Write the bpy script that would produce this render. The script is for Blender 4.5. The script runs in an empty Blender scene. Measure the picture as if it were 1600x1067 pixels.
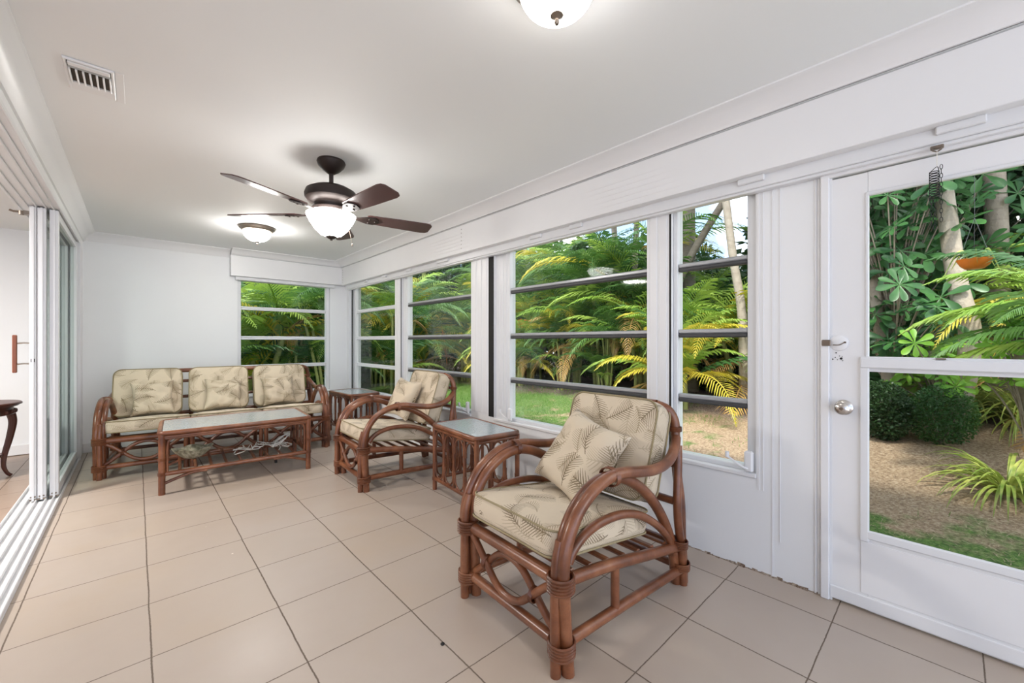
import bpy, math, random
from mathutils import Vector, Matrix, noise
R = math.radians
C = bpy.context.scene.collection
scn = bpy.context.scene

# ------------------------------------------------------------------ camera
cam_data = bpy.data.cameras.new('camera'); cam = bpy.data.objects.new('camera', cam_data); C.objects.link(cam)
cam.location = (0, 0, 1.26); cam.rotation_euler = (R(90), 0, R(-42.7))
cam_data.sensor_width = 36; cam_data.lens = 636 / 1600 * 36; cam_data.clip_start = .02; cam_data.clip_end = 300
scn.camera = cam
# ------------------------------------------------------------------ sky, sun, exposure
W = bpy.data.worlds.new('sky'); scn.world = W; W.use_nodes = True
nt = W.node_tree; nt.nodes.clear()
out = nt.nodes.new('ShaderNodeOutputWorld'); bgn = nt.nodes.new('ShaderNodeBackground')
tc = nt.nodes.new('ShaderNodeTexCoord'); nz = nt.nodes.new('ShaderNodeTexNoise'); nz.inputs['Scale'].default_value = 3.0; nz.inputs['Detail'].default_value = 5
rp = nt.nodes.new('ShaderNodeValToRGB')
rp.color_ramp.elements[0].position = .47; rp.color_ramp.elements[0].color = (.165, .23, .36, 1)
rp.color_ramp.elements[1].position = .60; rp.color_ramp.elements[1].color = (1, .965, .91, 1)
nt.links.new(tc.outputs['Generated'], nz.inputs['Vector']); nt.links.new(nz.outputs['Fac'], rp.inputs['Fac'])
nt.links.new(rp.outputs['Color'], bgn.inputs['Color']); nt.links.new(bgn.outputs['Background'], out.inputs['Surface'])
bgn.inputs['Strength'].default_value = 1.75
sd = bpy.data.lights.new('sun', 'SUN'); sd.energy = 1.7; sd.angle = R(6); sd.color = (1, .96, .88)
sun = bpy.data.objects.new('sun', sd); C.objects.link(sun)
sun.rotation_euler = Vector((-.50, -.22, .84)).to_track_quat('Z', 'Y').to_euler()
LAMP = 9.0
scn.view_settings.view_transform = 'Standard'; scn.view_settings.look = 'None'
scn.view_settings.gamma = 1; scn.view_settings.exposure = 1.7
scn.view_settings.use_curve_mapping = False

# ------------------------------------------------------------------ material helpers
def srgb(r, g, b):
    f = lambda c: (c / 12.92 if c <= .04045 else ((c + .055) / 1.055) ** 2.4)
    return (f(r / 255), f(g / 255), f(b / 255), 1)
class NT:
    def __init__(s, name):
        s.m = bpy.data.materials.new(name); s.m.use_nodes = True; s.t = s.m.node_tree
        s.p = s.t.nodes['Principled BSDF']; s.o = s.t.nodes['Material Output']
    def n(s, ty, **kw):
        x = s.t.nodes.new(ty)
        for k, v in kw.items():
            if k in x.inputs.keys(): x.inputs[k].default_value = v
            else: setattr(x, k, v)
        return x
    def l(s, a, b): s.t.links.new(a, b)
    def math(s, op, a, b=None, c=None, clamp=False):
        x = s.t.nodes.new('ShaderNodeMath'); x.operation = op; x.use_clamp = clamp
        for i, v in enumerate((a, b, c)):
            if v is None: continue
            if isinstance(v, (int, float)): x.inputs[i].default_value = v
            else: s.l(v, x.inputs[i])
        return x.outputs[0]
    def mix(s, f, a, b):
        x = s.t.nodes.new('ShaderNodeMix'); x.data_type = 'RGBA'
        for i, v in ((0, f), (6, a), (7, b)):
            if isinstance(v, (int, float, tuple)): x.inputs[i].default_value = v
            else: s.l(v, x.inputs[i])
        return x.outputs[2]
    def noise(s, vec, scale, detail=4, rough=.55):
        x = s.n('ShaderNodeTexNoise', Scale=scale, Detail=detail, Roughness=rough)
        if vec is not None: s.l(vec, x.inputs['Vector'])
        return x.outputs['Fac']
    def ramp(s, f, stops):
        x = s.t.nodes.new('ShaderNodeValToRGB'); e = x.color_ramp.elements
        while len(e) < len(stops): e.new(.5)
        for i, (p, c) in enumerate(stops):
            e[i].position = p; e[i].color = c if len(c) == 4 else (*c, 1)
        s.l(f, x.inputs['Fac']); return x.outputs['Color']
    def obj(s, scale=(1, 1, 1)):
        a = s.t.nodes.new('ShaderNodeTexCoord'); b = s.t.nodes.new('ShaderNodeMapping'); b.inputs['Scale'].default_value = scale
        s.l(a.outputs['Object'], b.inputs['Vector']); return b.outputs['Vector']
    def wpos(s):
        return s.t.nodes.new('ShaderNodeNewGeometry').outputs['Position']
    def bump(s, h, strength=.2, dist=.01):
        b = s.n('ShaderNodeBump', Strength=strength, Distance=dist); s.l(h, b.inputs['Height']); s.l(b.outputs['Normal'], s.p.inputs['Normal'])
    def col(s, c):
        if isinstance(c, tuple): s.p.inputs['Base Color'].default_value = c
        else: s.l(c, s.p.inputs['Base Color'])
def simple(name, c, rough=.5, metal=0, var=.06, scale=8, bump=0):
    k = NT(name); v = k.noise(k.obj(), scale)
    d = tuple(min(1, x * (1 - var)) for x in c[:3]) + (1,); h = tuple(min(1, x * (1 + var)) for x in c[:3]) + (1,)
    k.col(k.mix(v, d, h)); k.p.inputs['Roughness'].default_value = rough; k.p.inputs['Metallic'].default_value = metal
    if bump: k.bump(v, bump)
    return k.m
M = {}
M['wall'] = simple('white_wall_paint', srgb(234, 235, 236), .55, var=.015, scale=3, bump=.03)
M['ceiling'] = simple('ceiling_paint', srgb(233, 235, 236), .7, var=.012, scale=1.5)
M['trim'] = simple('white_trim_paint', srgb(230, 230, 231), .35, var=.02, scale=5)
M['alu'] = simple('white_aluminium', srgb(222, 223, 225), .3, var=.03, scale=9)
M['greyalu'] = simple('weathered_aluminium', srgb(176, 178, 180), .35, .3, var=.1, scale=14)
M['gasket'] = simple('dark_gasket', srgb(66, 66, 68), .5, var=.2)
M['black'] = simple('black_rubber', srgb(22, 21, 21), .7, var=.2, scale=30)
M['bronze'] = simple('oil_rubbed_bronze', srgb(42, 31, 28), .5, .3, var=.15)
M['pewter'] = simple('pewter_metal', srgb(128, 116, 104), .35, .7, var=.15)
M['chrome'] = simple('brushed_nickel', srgb(205, 200, 195), .22, 1.0, var=.05)
M['blade'] = simple('dark_walnut_blade', srgb(82, 56, 54), .32, var=.18, scale=5)
M['bladeside'] = M['blade']
M['darkhole'] = simple('dark_duct', srgb(70, 62, 52), .8, var=.3, scale=40)
M['cord'] = simple('white_plastic', srgb(228, 224, 214), .45)
M['darkwood'] = simple('dark_carved_wood', srgb(84, 46, 36), .35, var=.25, scale=9)
M['handlewood'] = simple('varnished_wood', srgb(128, 70, 42), .35, var=.2, scale=14)
M['orange'] = simple('orange_plastic', srgb(232, 120, 40), .45)
M['stucco'] = simple('tan_stucco', srgb(196, 176, 140), .85, var=.12, scale=6, bump=.3)
M['roof'] = simple('roof_shingle', srgb(150, 150, 152), .8, var=.15, scale=8)

# shell-like bowl
k = NT('mottled_shell'); v = k.noise(k.obj(), 28, 6); k.col(k.ramp(v, [(.3, srgb(104, 92, 74)), (.48, srgb(150, 148, 124)), (.62, srgb(196, 190, 166)), (.75, srgb(120, 132, 116))])); k.p.inputs['Roughness'].default_value = .45; k.bump(v, .4, .004); M['shell'] = k.m
# rattan
def rattan(name, base, dark, light):
    k = NT(name)
    v1 = k.noise(k.obj((1, 1, 1)), 6, 5); v2 = k.noise(k.obj((60, 60, 60)), 3, 3, .7)
    c = k.ramp(v1, [(.28, dark), (.5, base), (.75, light)])
    c2 = k.mix(k.math('MULTIPLY', v2, .55), c, dark)
    k.col(c2); k.p.inputs['Roughness'].default_value = .32; k.p.inputs['Coat Weight'].default_value = .25; k.p.inputs['Coat Roughness'].default_value = .2
    k.bump(k.noise(k.obj((1, 1, 1)), 45, 3), .15, .004)
    return k.m
M['rattan'] = rattan('rattan_cane', srgb(130, 76, 46), srgb(76, 40, 24), srgb(172, 114, 78))
M['wrap'] = rattan('rattan_binding', srgb(122, 70, 42), srgb(70, 36, 22), srgb(158, 102, 68))
# floor tile
def tile(name, base, dark, light, warm):
    k = NT(name); pos = k.wpos(); sp = k.n('ShaderNodeSeparateXYZ'); k.l(pos, sp.inputs[0])
    wob = k.math('MULTIPLY', k.math('SUBTRACT', k.noise(pos, 3.0, 5), .5), .012)
    fine = k.math('MULTIPLY', k.math('SUBTRACT', k.noise(pos, 60, 2), .5), .0035)
    wob = k.math('ADD', wob, fine)
    def grid(ax, off):
        a = k.math('ADD', k.math('SUBTRACT', sp.outputs[ax], off), wob)
        f = k.math('FRACT', k.math('DIVIDE', a, .45))
        return k.math('MULTIPLY', k.math('MINIMUM', f, k.math('SUBTRACT', 1.0, f)), .45), k.math('FLOOR', k.math('DIVIDE', a, .45))
    gx, ix = grid(0, .045); gy, iy = grid(1, .369)
    d = k.math('MINIMUM', k.math('ADD', gx, .0), k.math('ADD', gy, .0006))
    width = k.math('ADD', .0031, k.math('MULTIPLY', k.noise(pos, 2.2, 2), .0012))
    g = k.math('SUBTRACT', 1.0, k.math('SMOOTH_MIN', 1.0, k.math('DIVIDE', d, width), .1), clamp=True)
    g = k.math('MULTIPLY', g, 2.2, clamp=True)
    cmb = k.n('ShaderNodeCombineXYZ'); k.l(ix, cmb.inputs[0]); k.l(iy, cmb.inputs[1])
    wn = k.n('ShaderNodeTexWhiteNoise'); k.l(cmb.outputs[0], wn.inputs['Vector'])
    t = k.mix(k.noise(pos, 2.2, 5, .6), dark, light)
    t = k.mix(.5, t, base)
    t = k.mix(k.math('MULTIPLY', wn.outputs['Value'], .22), t, warm)
    # warm worn patches and pale scratches
    st = k.ramp(k.noise(pos, 1.3, 4, .6), [(.5, (0, 0, 0, 1)), (.68, (1, 1, 1, 1))])
    t = k.mix(k.math('MULTIPLY', st, .35), t, warm)
    sc = k.ramp(k.noise(pos, 26, 6, .7), [(.70, (0, 0, 0, 1)), (.74, (1, 1, 1, 1))])
    t = k.mix(k.math('MULTIPLY', sc, .35), t, srgb(228, 216, 204))
    chip = k.n('ShaderNodeTexVoronoi', Scale=3.2); k.l(pos, chip.inputs['Vector'])
    cm = k.math('LESS_THAN', chip.outputs['Distance'], .018)
    t = k.mix(cm, t, srgb(232, 224, 212))
    c = k.mix(g, t, srgb(104, 90, 78))
    k.col(c)
    k.p.inputs['Roughness'].default_value = .3
    rr = k.math('ADD', .24, k.math('MULTIPLY', k.noise(pos, 5, 4), .22)); k.l(k.math('ADD', rr, k.math('MULTIPLY', g, .4)), k.p.inputs['Roughness'])
    k.bump(k.math('SUBTRACT', k.math('MULTIPLY', k.noise(pos, 5, 3), .3), g), .35, .003)
    return k.m
M['floor'] = tile('ceramic_floor_tile', srgb(182, 169, 157), srgb(166, 150, 137), srgb(192, 180, 170), srgb(180, 160, 136))
M['floor2'] = tile('adjacent_floor_tile', srgb(160, 138, 122), srgb(146, 124, 108), srgb(170, 150, 134), srgb(156, 130, 110))
# palm-frond print fabric (UVs in metres)
def fabric(name, ground, ink, ink2):
    k = NT(name); uv = k.n('ShaderNodeTexCoord').outputs['UV']
    rnd = k.n('ShaderNodeObjectInfo').outputs['Random']
    offs = k.n('ShaderNodeCombineXYZ'); k.l(k.math('MULTIPLY', rnd, 7.3), offs.inputs[0]); k.l(k.math('MULTIPLY', rnd, 3.7), offs.inputs[1])
    va = k.n('ShaderNodeVectorMath', operation='ADD'); k.l(uv, va.inputs[0]); k.l(offs.outputs[0], va.inputs[1]); base = va.outputs[0]
    def layer(scale, shift, freq, thick, keep):
        mp = k.n('ShaderNodeMapping'); mp.inputs['Scale'].default_value = (scale, scale, scale); mp.inputs['Location'].default_value = (shift, shift * .6, 0)
        k.l(base, mp.inputs['Vector'])
        vo = k.n('ShaderNodeTexVoronoi', voronoi_dimensions='2D', Randomness=.55); vo.inputs['Scale'].default_value = 1; k.l(mp.outputs[0], vo.inputs['Vector'])
        dv = k.n('ShaderNodeVectorMath', operation='SUBTRACT'); k.l(mp.outputs[0], dv.inputs[0]); k.l(vo.outputs['Position'], dv.inputs[1])
        cs = k.n('ShaderNodeSeparateColor'); k.l(vo.outputs['Color'], cs.inputs[0])
        ro = k.n('ShaderNodeVectorRotate', rotation_type='Z_AXIS'); k.l(dv.outputs[0], ro.inputs['Vector']); k.l(k.math('MULTIPLY', cs.outputs[0], 6.283), ro.inputs['Angle'])
        s = k.n('ShaderNodeSeparateXYZ'); k.l(ro.outputs[0], s.inputs[0]); x, y = s.outputs[0], s.outputs[1]
        x = k.math('ADD', x, k.math('MULTIPLY', k.math('MULTIPLY', y, y), k.math('MULTIPLY_ADD', cs.outputs[1], 1.4, -.7)))
        ax = k.math('ABSOLUTE', x)
        t = k.math('ADD', k.math('DIVIDE', k.math('SUBTRACT', y, k.math('MULTIPLY', ax, .9)), .95), .5)
        inside = k.math('MULTIPLY', k.math('GREATER_THAN', t, .02), k.math('LESS_THAN', t, .98))
        w = k.math('MULTIPLY', k.math('SINE', k.math('MULTIPLY', t, 3.1416)), .36)
        jit = k.math('MULTIPLY', k.noise(mp.outputs[0], 9, 2), .10)
        inw = k.math('LESS_THAN', ax, k.math('SUBTRACT', w, jit))
        ph = k.math('FRACT', k.math('MULTIPLY', k.math('SUBTRACT', y, k.math('MULTIPLY', ax, .9)), freq))
        taper = k.math('SUBTRACT', 1.0, k.math('DIVIDE', ax, k.math('MAXIMUM', w, .02)), clamp=True)
        leaf = k.math('LESS_THAN', k.math('ABSOLUTE', k.math('SUBTRACT', ph, .5)), k.math('MULTIPLY_ADD', taper, thick, .05))
        m = k.math('MULTIPLY', k.math('MULTIPLY', leaf, inw), inside)
        stem = k.math('MULTIPLY', k.math('LESS_THAN', ax, .013), k.math('MULTIPLY', k.math('GREATER_THAN', y, -.47), k.math('LESS_THAN', y, .42)))
        m = k.math('MAXIMUM', m, stem)
        return k.math('MULTIPLY', m, k.math('GREATER_THAN', cs.outputs[2], keep))
    a = layer(5.3, 0, 13, .20, .06); b = layer(5.9, 3.3, 14, .17, .15); c = layer(4.3, 8.1, 15, .2, .15)
    weave = k.noise(base, 300, 2); soft = k.noise(base, 9, 3)
    g = k.mix(soft, ground, tuple(min(1, q * 1.08) for q in ground[:3]) + (1,))
    col = k.mix(k.math('MULTIPLY', c, .34), g, ink2)
    col = k.mix(k.math('MULTIPLY', b, .7), col, ink2)
    inkv = k.mix(k.noise(base, 14, 2), ink, ink2)
    col = k.mix(k.math('MULTIPLY', a, .84), col, inkv)
    k.col(col); k.p.inputs['Roughness'].default_value = .82; k.p.inputs['Sheen Weight'].default_value = .15
    k.bump(k.math('ADD', k.math('MULTIPLY', weave, .1), k.noise(k.obj(), 7, 3)), .25, .02)
    return k.m
M['fabric'] = fabric('palm_print_fabric', srgb(205, 190, 166), srgb(76, 60, 38), srgb(128, 108, 74))
M['piping'] = simple('cushion_piping', srgb(150, 136, 104), .8, var=.15, scale=40)
# obscure glass (table tops)
k = NT('pebbled_glass'); v = k.n('ShaderNodeTexVoronoi', Scale=70.0, feature='SMOOTH_F1'); k.l(k.obj(), v.inputs['Vector'])
k.col(srgb(196, 208, 212)); k.p.inputs['Roughness'].default_value = .07; k.p.inputs['Transmission Weight'].default_value = .25; k.p.inputs['Specular IOR Level'].default_value = .9
k.bump(v.outputs['Distance'], .45, .006); M['tableglass'] = k.m
# window glass
def glass(name, tint):
    k = NT(name); k.t.nodes.remove(k.p)
    tr = k.n('ShaderNodeBsdfTransparent'); tr.inputs[0].default_value = tint
    gl = k.n('ShaderNodeBsdfGlossy'); gl.inputs['Roughness'].default_value = .03
    fr = k.n('ShaderNodeFresnel', IOR=1.45); mx = k.n('ShaderNodeMixShader')
    k.l(k.math('MULTIPLY', fr.outputs[0], .13), mx.inputs[0]); k.l(tr.outputs[0], mx.inputs[1]); k.l(gl.outputs[0], mx.inputs[2]); k.l(mx.outputs[0], k.o.inputs[0]); return k.m
M['glass'] = glass('clear_window_glass', (.95, .97, .96, 1))
M['screen'] = glass('screened_glass', (.80, .82, .81, 1))
M['panelglass'] = glass('sliding_door_glass', (.88, .91, .9, 1))
# lamp glass
def lampglass(name, st):
    k = NT(name); k.col(srgb(250, 248, 244)); k.p.inputs['Emission Color'].default_value = (1, .965, .92, 1); k.p.inputs['Emission Strength'].default_value = st; return k.m
M['bowl'] = lampglass('frosted_lamp_glass', LAMP * .55); M['bowl_fan'] = lampglass('frosted_fan_glass', LAMP * 1.35); M['bowl_far'] = lampglass('frosted_far_glass', LAMP * 2.6)
# foliage
def leafmat(name, a, b, tl=.35, rough=.45, scale=1.3):
    k = NT(name); v = k.noise(k.wpos(), scale, 3); v2 = k.noise(k.wpos(), 14, 2)
    c = k.mix(k.ramp(v, [(.35, (0, 0, 0, 1)), (.65, (1, 1, 1, 1))]), a, b); c = k.mix(k.math('MULTIPLY', v2, .35), c, a)
    k.col(c); k.p.inputs['Roughness'].default_value = rough
    tn = k.n('ShaderNodeBsdfTranslucent'); k.l(c, tn.inputs[0]); mx = k.n('ShaderNodeMixShader'); mx.inputs[0].default_value = tl
    k.l(k.p.outputs[0], mx.inputs[1]); k.l(tn.outputs[0], mx.inputs[2]); k.l(mx.outputs[0], k.o.inputs[0]); return k.m
M['palm'] = leafmat('palm_leaf_green', srgb(70, 108, 50), srgb(116, 156, 74))
M['palmlight'] = leafmat('palm_leaf_lime', srgb(126, 162, 60), srgb(176, 198, 92))
M['palmyellow'] = leafmat('palm_leaf_yellow', srgb(190, 180, 48), srgb(226, 206, 90))
M['palmdark'] = leafmat('palm_leaf_deep', srgb(48, 88, 44), srgb(80, 124, 60))
M['palmdry'] = leafmat('palm_leaf_dry', srgb(176, 140, 84), srgb(206, 164, 96), .2)
M['palmbrown'] = leafmat('palm_leaf_orange', srgb(210, 134, 36), srgb(226, 160, 60), .25)
M['bush'] = leafmat('bush_leaf', srgb(48, 90, 40), srgb(92, 138, 60), .3)
M['bushdark'] = leafmat('hedge_leaf', srgb(38, 66, 34), srgb(66, 98, 48), .25)
M['umbrella'] = leafmat('umbrella_leaf', srgb(44, 88, 44), srgb(86, 134, 72), .28, .38, 3)
M['croton'] = leafmat('bright_shrub_leaf', srgb(96, 160, 40), srgb(160, 206, 74), .35)
M['varieg'] = leafmat('striped_leaf', srgb(120, 150, 60), srgb(214, 214, 120), .25, .4, 9)
M['grassblade'] = leafmat('grass_blade', srgb(88, 130, 52), srgb(136, 170, 80), .3, .5, 2)
M['redflower'] = leafmat('red_orange_petal', srgb(226, 84, 30), srgb(240, 120, 50), .3)
def bark(name, a, b, ring):
    k = NT(name); p = k.wpos(); sp = k.n('ShaderNodeSeparateXYZ'); k.l(p, sp.inputs[0])
    v = k.noise(p, 9, 5); r = k.math('SINE', k.math('MULTIPLY', sp.outputs[2], ring))
    c = k.mix(v, a, b); c = k.mix(k.math('MULTIPLY', k.math('GREATER_THAN', r, .9), .22), c, a); k.col(c)
    k.p.inputs['Roughness'].default_value = .85; k.bump(k.noise(p, 30, 4), .5, .02); return k.m
M['stem'] = bark('palm_stem', srgb(112, 122, 66), srgb(172, 172, 110), 70)
M['bark'] = bark('grey_bark', srgb(112, 98, 86), srgb(176, 162, 146), 50)
M['palebark'] = bark('pale_bark', srgb(140, 126, 112), srgb(190, 178, 162), 40)
# ground
k = NT('yard_ground'); p = k.wpos(); sp = k.n('ShaderNodeSeparateXYZ'); k.l(p, sp.inputs[0])
n1 = k.noise(p, .8, 5, .6); n2 = k.noise(p, 38, 5, .75); n3 = k.noise(p, 3.5, 4)
stc = k.ramp(n2, [(.32, srgb(128, 100, 80)), (.5, srgb(190, 160, 130)), (.66, srgb(226, 202, 172))])
grc = k.ramp(n2, [(.32, srgb(64, 92, 40)), (.52, srgb(104, 140, 62)), (.68, srgb(146, 172, 92))])
muc = k.ramp(n2, [(.32, srgb(66, 54, 50)), (.52, srgb(122, 104, 98)), (.7, srgb(172, 152, 142))])
# grass grows next to the house and further along (larger y); straw in the middle; mulch under the shrubs
ga = k.math('SUBTRACT', k.math('MULTIPLY', sp.outputs[1], .55), 1.45)
gb = k.math('MULTIPLY', k.math('SUBTRACT', 4.35, sp.outputs[0]), 2.2)
gm = k.math('ADD', k.math('MAXIMUM', ga, gb), k.math('MULTIPLY', k.math('SUBTRACT', n3, .5), 5.0))
gm = k.math('ADD', gm, k.math('MULTIPLY', k.math('SUBTRACT', n1, .5), 2.5), clamp=True)
mm = k.math('MULTIPLY_ADD', k.math('SUBTRACT', k.math('ADD', sp.outputs[0], k.math('MULTIPLY', n1, 1.5)), 7.4), 2.0, .5, clamp=True)
c = k.mix(gm, stc, grc); c = k.mix(mm, c, muc); k.col(c); k.p.inputs['Roughness'].default_value = .95
k.bump(n2, .9, .04); M['ground'] = k.m

# ------------------------------------------------------------------ mesh helpers
class MB:
    def __init__(s): s.v = []; s.f = []; s.mi = []; s.uv = {}
    def add(s, vs, fs, mi=0):
        b = len(s.v); s.v += [tuple(v) for v in vs]
        for f in fs: s.f.append(tuple(b + i for i in f)); s.mi.append(mi)
        return b
    def box(s, x0, x1, y0, y1, z0, z1, mi=0, bev=0):
        if x0 > x1: x0, x1 = x1, x0
        if y0 > y1: y0, y1 = y1, y0
        if z0 > z1: z0, z1 = z1, z0
        if bev <= 0:
            vs = [(x, y, z) for x in (x0, x1) for y in (y0, y1) for z in (z0, z1)]
            s.add(vs, [(0, 1, 3, 2), (4, 6, 7, 5), (0, 4, 5, 1), (2, 3, 7, 6), (0, 2, 6, 4), (1, 5, 7, 3)], mi); return
        s.k = getattr(s, 'k', 0) + 1; e = (s.k % 9) * .00017; x0 += e; y0 += e; z0 += e; x1 -= e; y1 -= e; z1 -= e
        b = min(bev, (x1 - x0) / 2.01, (y1 - y0) / 2.01, (z1 - z0) / 2.01); vs = []
        idx = {}
        for i, x in enumerate((x0, x1)):
            for j, y in enumerate((y0, y1)):
                for l, z in enumerate((z0, z1)):
                    sx, sy, sz = (1, -1)[i], (1, -1)[j], (1, -1)[l]
                    idx[i, j, l] = len(vs)
                    vs += [(x, y + sy * b, z + sz * b), (x + sx * b, y, z + sz * b), (x + sx * b, y + sy * b, z)]
        fs = []
        g = lambda i, j, l, a: idx[i, j, l] + a
        fs += [(g(0, 0, 0, 0), g(0, 0, 1, 0), g(0, 1, 1, 0), g(0, 1, 0, 0)), (g(1, 0, 0, 0), g(1, 1, 0, 0), g(1, 1, 1, 0), g(1, 0, 1, 0)),
               (g(0, 0, 0, 1), g(1, 0, 0, 1), g(1, 0, 1, 1), g(0, 0, 1, 1)), (g(0, 1, 0, 1), g(0, 1, 1, 1), g(1, 1, 1, 1), g(1, 1, 0, 1)),
               (g(0, 0, 0, 2), g(0, 1, 0, 2), g(1, 1, 0, 2), g(1, 0, 0, 2)), (g(0, 0, 1, 2), g(1, 0, 1, 2), g(1, 1, 1, 2), g(0, 1, 1, 2))]
        for i in (0, 1):
            for j in (0, 1):
                fs.append((g(i, j, 0, 0), g(i, j, 1, 0), g(i, j, 1, 1), g(i, j, 0, 1)))
                fs.append((g(i, 0, j, 0), g(i, 1, j, 0), g(i, 1, j, 2), g(i, 0, j, 2)))
                fs.append((g(0, i, j, 1), g(1, i, j, 1), g(1, i, j, 2), g(0, i, j, 2)))
                for l in (0, 1): fs.append((g(i, j, l, 0), g(i, j, l, 1), g(i, j, l, 2)))
        s.add(vs, fs, mi)
    def tube(s, pts, r, n=10, closed=False, mi=0, cap=True, flat=1.0):
        pts = [Vector(p) for p in pts]; m = len(pts); rs = r if isinstance(r, (list, tuple)) else [r] * m
        T = []
        for i in range(m):
            a = pts[(i - 1) % m] if (closed or i > 0) else pts[i]; b = pts[(i + 1) % m] if (closed or i < m - 1) else pts[i]
            t = (b - a); T.append(t.normalized() if t.length > 1e-9 else Vector((0, 0, 1)))
        up = Vector((0, 0, 1)) if abs(T[0].z) < .9 else Vector((0, 1, 0))
        N = (up - T[0] * up.dot(T[0])).normalized(); vs = []
        for i in range(m):
            N = (N - T[i] * N.dot(T[i])); N = N.normalized() if N.length > 1e-9 else T[i].orthogonal().normalized()
            B = T[i].cross(N)
            for q in range(n):
                a = 2 * math.pi * q / n; vs.append(pts[i] + (N * math.cos(a) * flat + B * math.sin(a)) * rs[i])
        fs = []
        for i in range(m if closed else m - 1):
            j = (i + 1) % m
            for q in range(n):
                q2 = (q + 1) % n; fs.append((i * n + q, i * n + q2, j * n + q2, j * n + q))
        if cap and not closed: fs.append(tuple(range(n - 1, -1, -1))); fs.append(tuple((m - 1) * n + q for q in range(n)))
        s.add(vs, fs, mi)
    def lathe(s, prof, c=(0, 0, 0), n=32, mi=0, axis='z'):
        vs = []
        for r, h in prof:
            for q in range(n):
                a = 2 * math.pi * q / n; x, y = r * math.cos(a), r * math.sin(a)
                p = (x, y, h) if axis == 'z' else ((h, x, y) if axis == 'x' else (x, h, y))
                vs.append((c[0] + p[0], c[1] + p[1], c[2] + p[2]))
        fs = [(i * n + q, i * n + (q + 1) % n, (i + 1) * n + (q + 1) % n, (i + 1) * n + q) for i in range(len(prof) - 1) for q in range(n)]
        fs.append(tuple(range(n))); fs.append(tuple((len(prof) - 1) * n + q for q in range(n)))
        s.add(vs, fs, mi)
    def prism(s, prof, axis, a, b, mi=0):
        # closed 2D profile swept along an axis; prof is (u,v) in the other two axes
        n = len(prof); vs = []
        for t in (a, b):
            for u, v in prof: vs.append({'x': (t, u, v), 'y': (u, t, v), 'z': (u, v, t)}[axis])
        fs = [(i, (i + 1) % n, n + (i + 1) % n, n + i) for i in range(n)] + [tuple(range(n)), tuple(range(2 * n - 1, n - 1, -1))]
        s.add(vs, fs, mi)
    def build(s, name, mats, parent=None, smooth=35, fixn=True):
        me = bpy.data.meshes.new(name); me.from_pydata(s.v, [], s.f)
        if not isinstance(mats, (list, tuple)): mats = [mats]
        for m in mats: me.materials.append(m)
        if len(mats) > 1: me.polygons.foreach_set('material_index', s.mi)
        if s.uv:
            ul = me.uv_layers.new(name='UVMap')
            for lp in me.loops: ul.data[lp.index].uv = s.uv.get(lp.vertex_index, (0, 0))
        if fixn:
            import bmesh
            b = bmesh.new(); b.from_mesh(me); bmesh.ops.recalc_face_normals(b, faces=b.faces); b.to_mesh(me); b.free()
        if smooth:
            me.polygons.foreach_set('use_smooth', [True] * len(me.polygons))
            try: me.set_sharp_from_angle(angle=R(smooth))
            except Exception: pass
        me.update(); o = bpy.data.objects.new(name, me); C.objects.link(o)
        if parent: o.parent = parent
        return o
def crom(P, n=8, closed=False):
    P = [Vector(p) for p in P]; m = len(P); out = []
    seg = m if closed else m - 1
    for i in range(seg):
        if closed: a, b, c, d = P[(i - 1) % m], P[i], P[(i + 1) % m], P[(i + 2) % m]
        else:
            b, c = P[i], P[i + 1]; a = P[i - 1] if i else b * 2 - c; d = P[i + 2] if i + 2 < m else c * 2 - b
        for q in range(n):
            t = q / n; out.append(.5 * ((2 * b) + (c - a) * t + (2 * a - 5 * b + 4 * c - d) * t * t + (3 * b - a - 3 * c + d) * t ** 3))
    if not closed: out.append(P[-1])
    return out
def tag(o, label, cat, group=None, kind=None):
    if label: o['label'] = label
    if cat: o['category'] = cat
    if group: o['group'] = group
    if kind: o['kind'] = kind
    return o
def struct(o): o['kind'] = 'structure'; return o
def thing(name, label, cat, loc=(0, 0, 0), rz=0, group=None):
    o = bpy.data.objects.new(name, None); C.objects.link(o); o.location = loc; o.rotation_euler = (0, 0, rz); o.empty_display_size = .1
    return tag(o, label, cat, group)
def dup(root, loc, rz, label, scale=1):
    r = root.copy(); C.objects.link(r); r.location = loc; r.rotation_euler = (0, 0, rz); r.scale = (scale,) * 3; r['label'] = label
    for ch in list(root.children):
        c = ch.copy(); C.objects.link(c); c.parent = r
        for g in list(ch.children):
            d = g.copy(); C.objects.link(d); d.parent = c
    return r

# ------------------------------------------------------------------ room shell
XW = 2.5; YB = 6.66; XL = -.445; ZC = 2.5; YR = -2.6
def B(name, mat, boxes, parent=None, bev=0, st=True, smooth=35):
    m = MB()
    for b in boxes: m.box(*b, bev=bev)
    o = m.build(name, mat, parent, smooth)
    if st and parent is None: struct(o)
    return o
B('floor', M['floor'], [(XL - .25, XW + .12, YR, YB + .1, -.12, 0)])
B('floor_adjacent', M['floor2'], [(-6.5, XL - .25, YR, 7.9, -.12, -.005)])
B('ceiling', M['ceiling'], [(XL - .2, XW + .12, YR, YB + .1, ZC, ZC + .15)])
B('ceiling_adjacent', M['ceiling'], [(-6.5, XL - .2, YR, 7.9, ZC, ZC + .15)])
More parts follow.
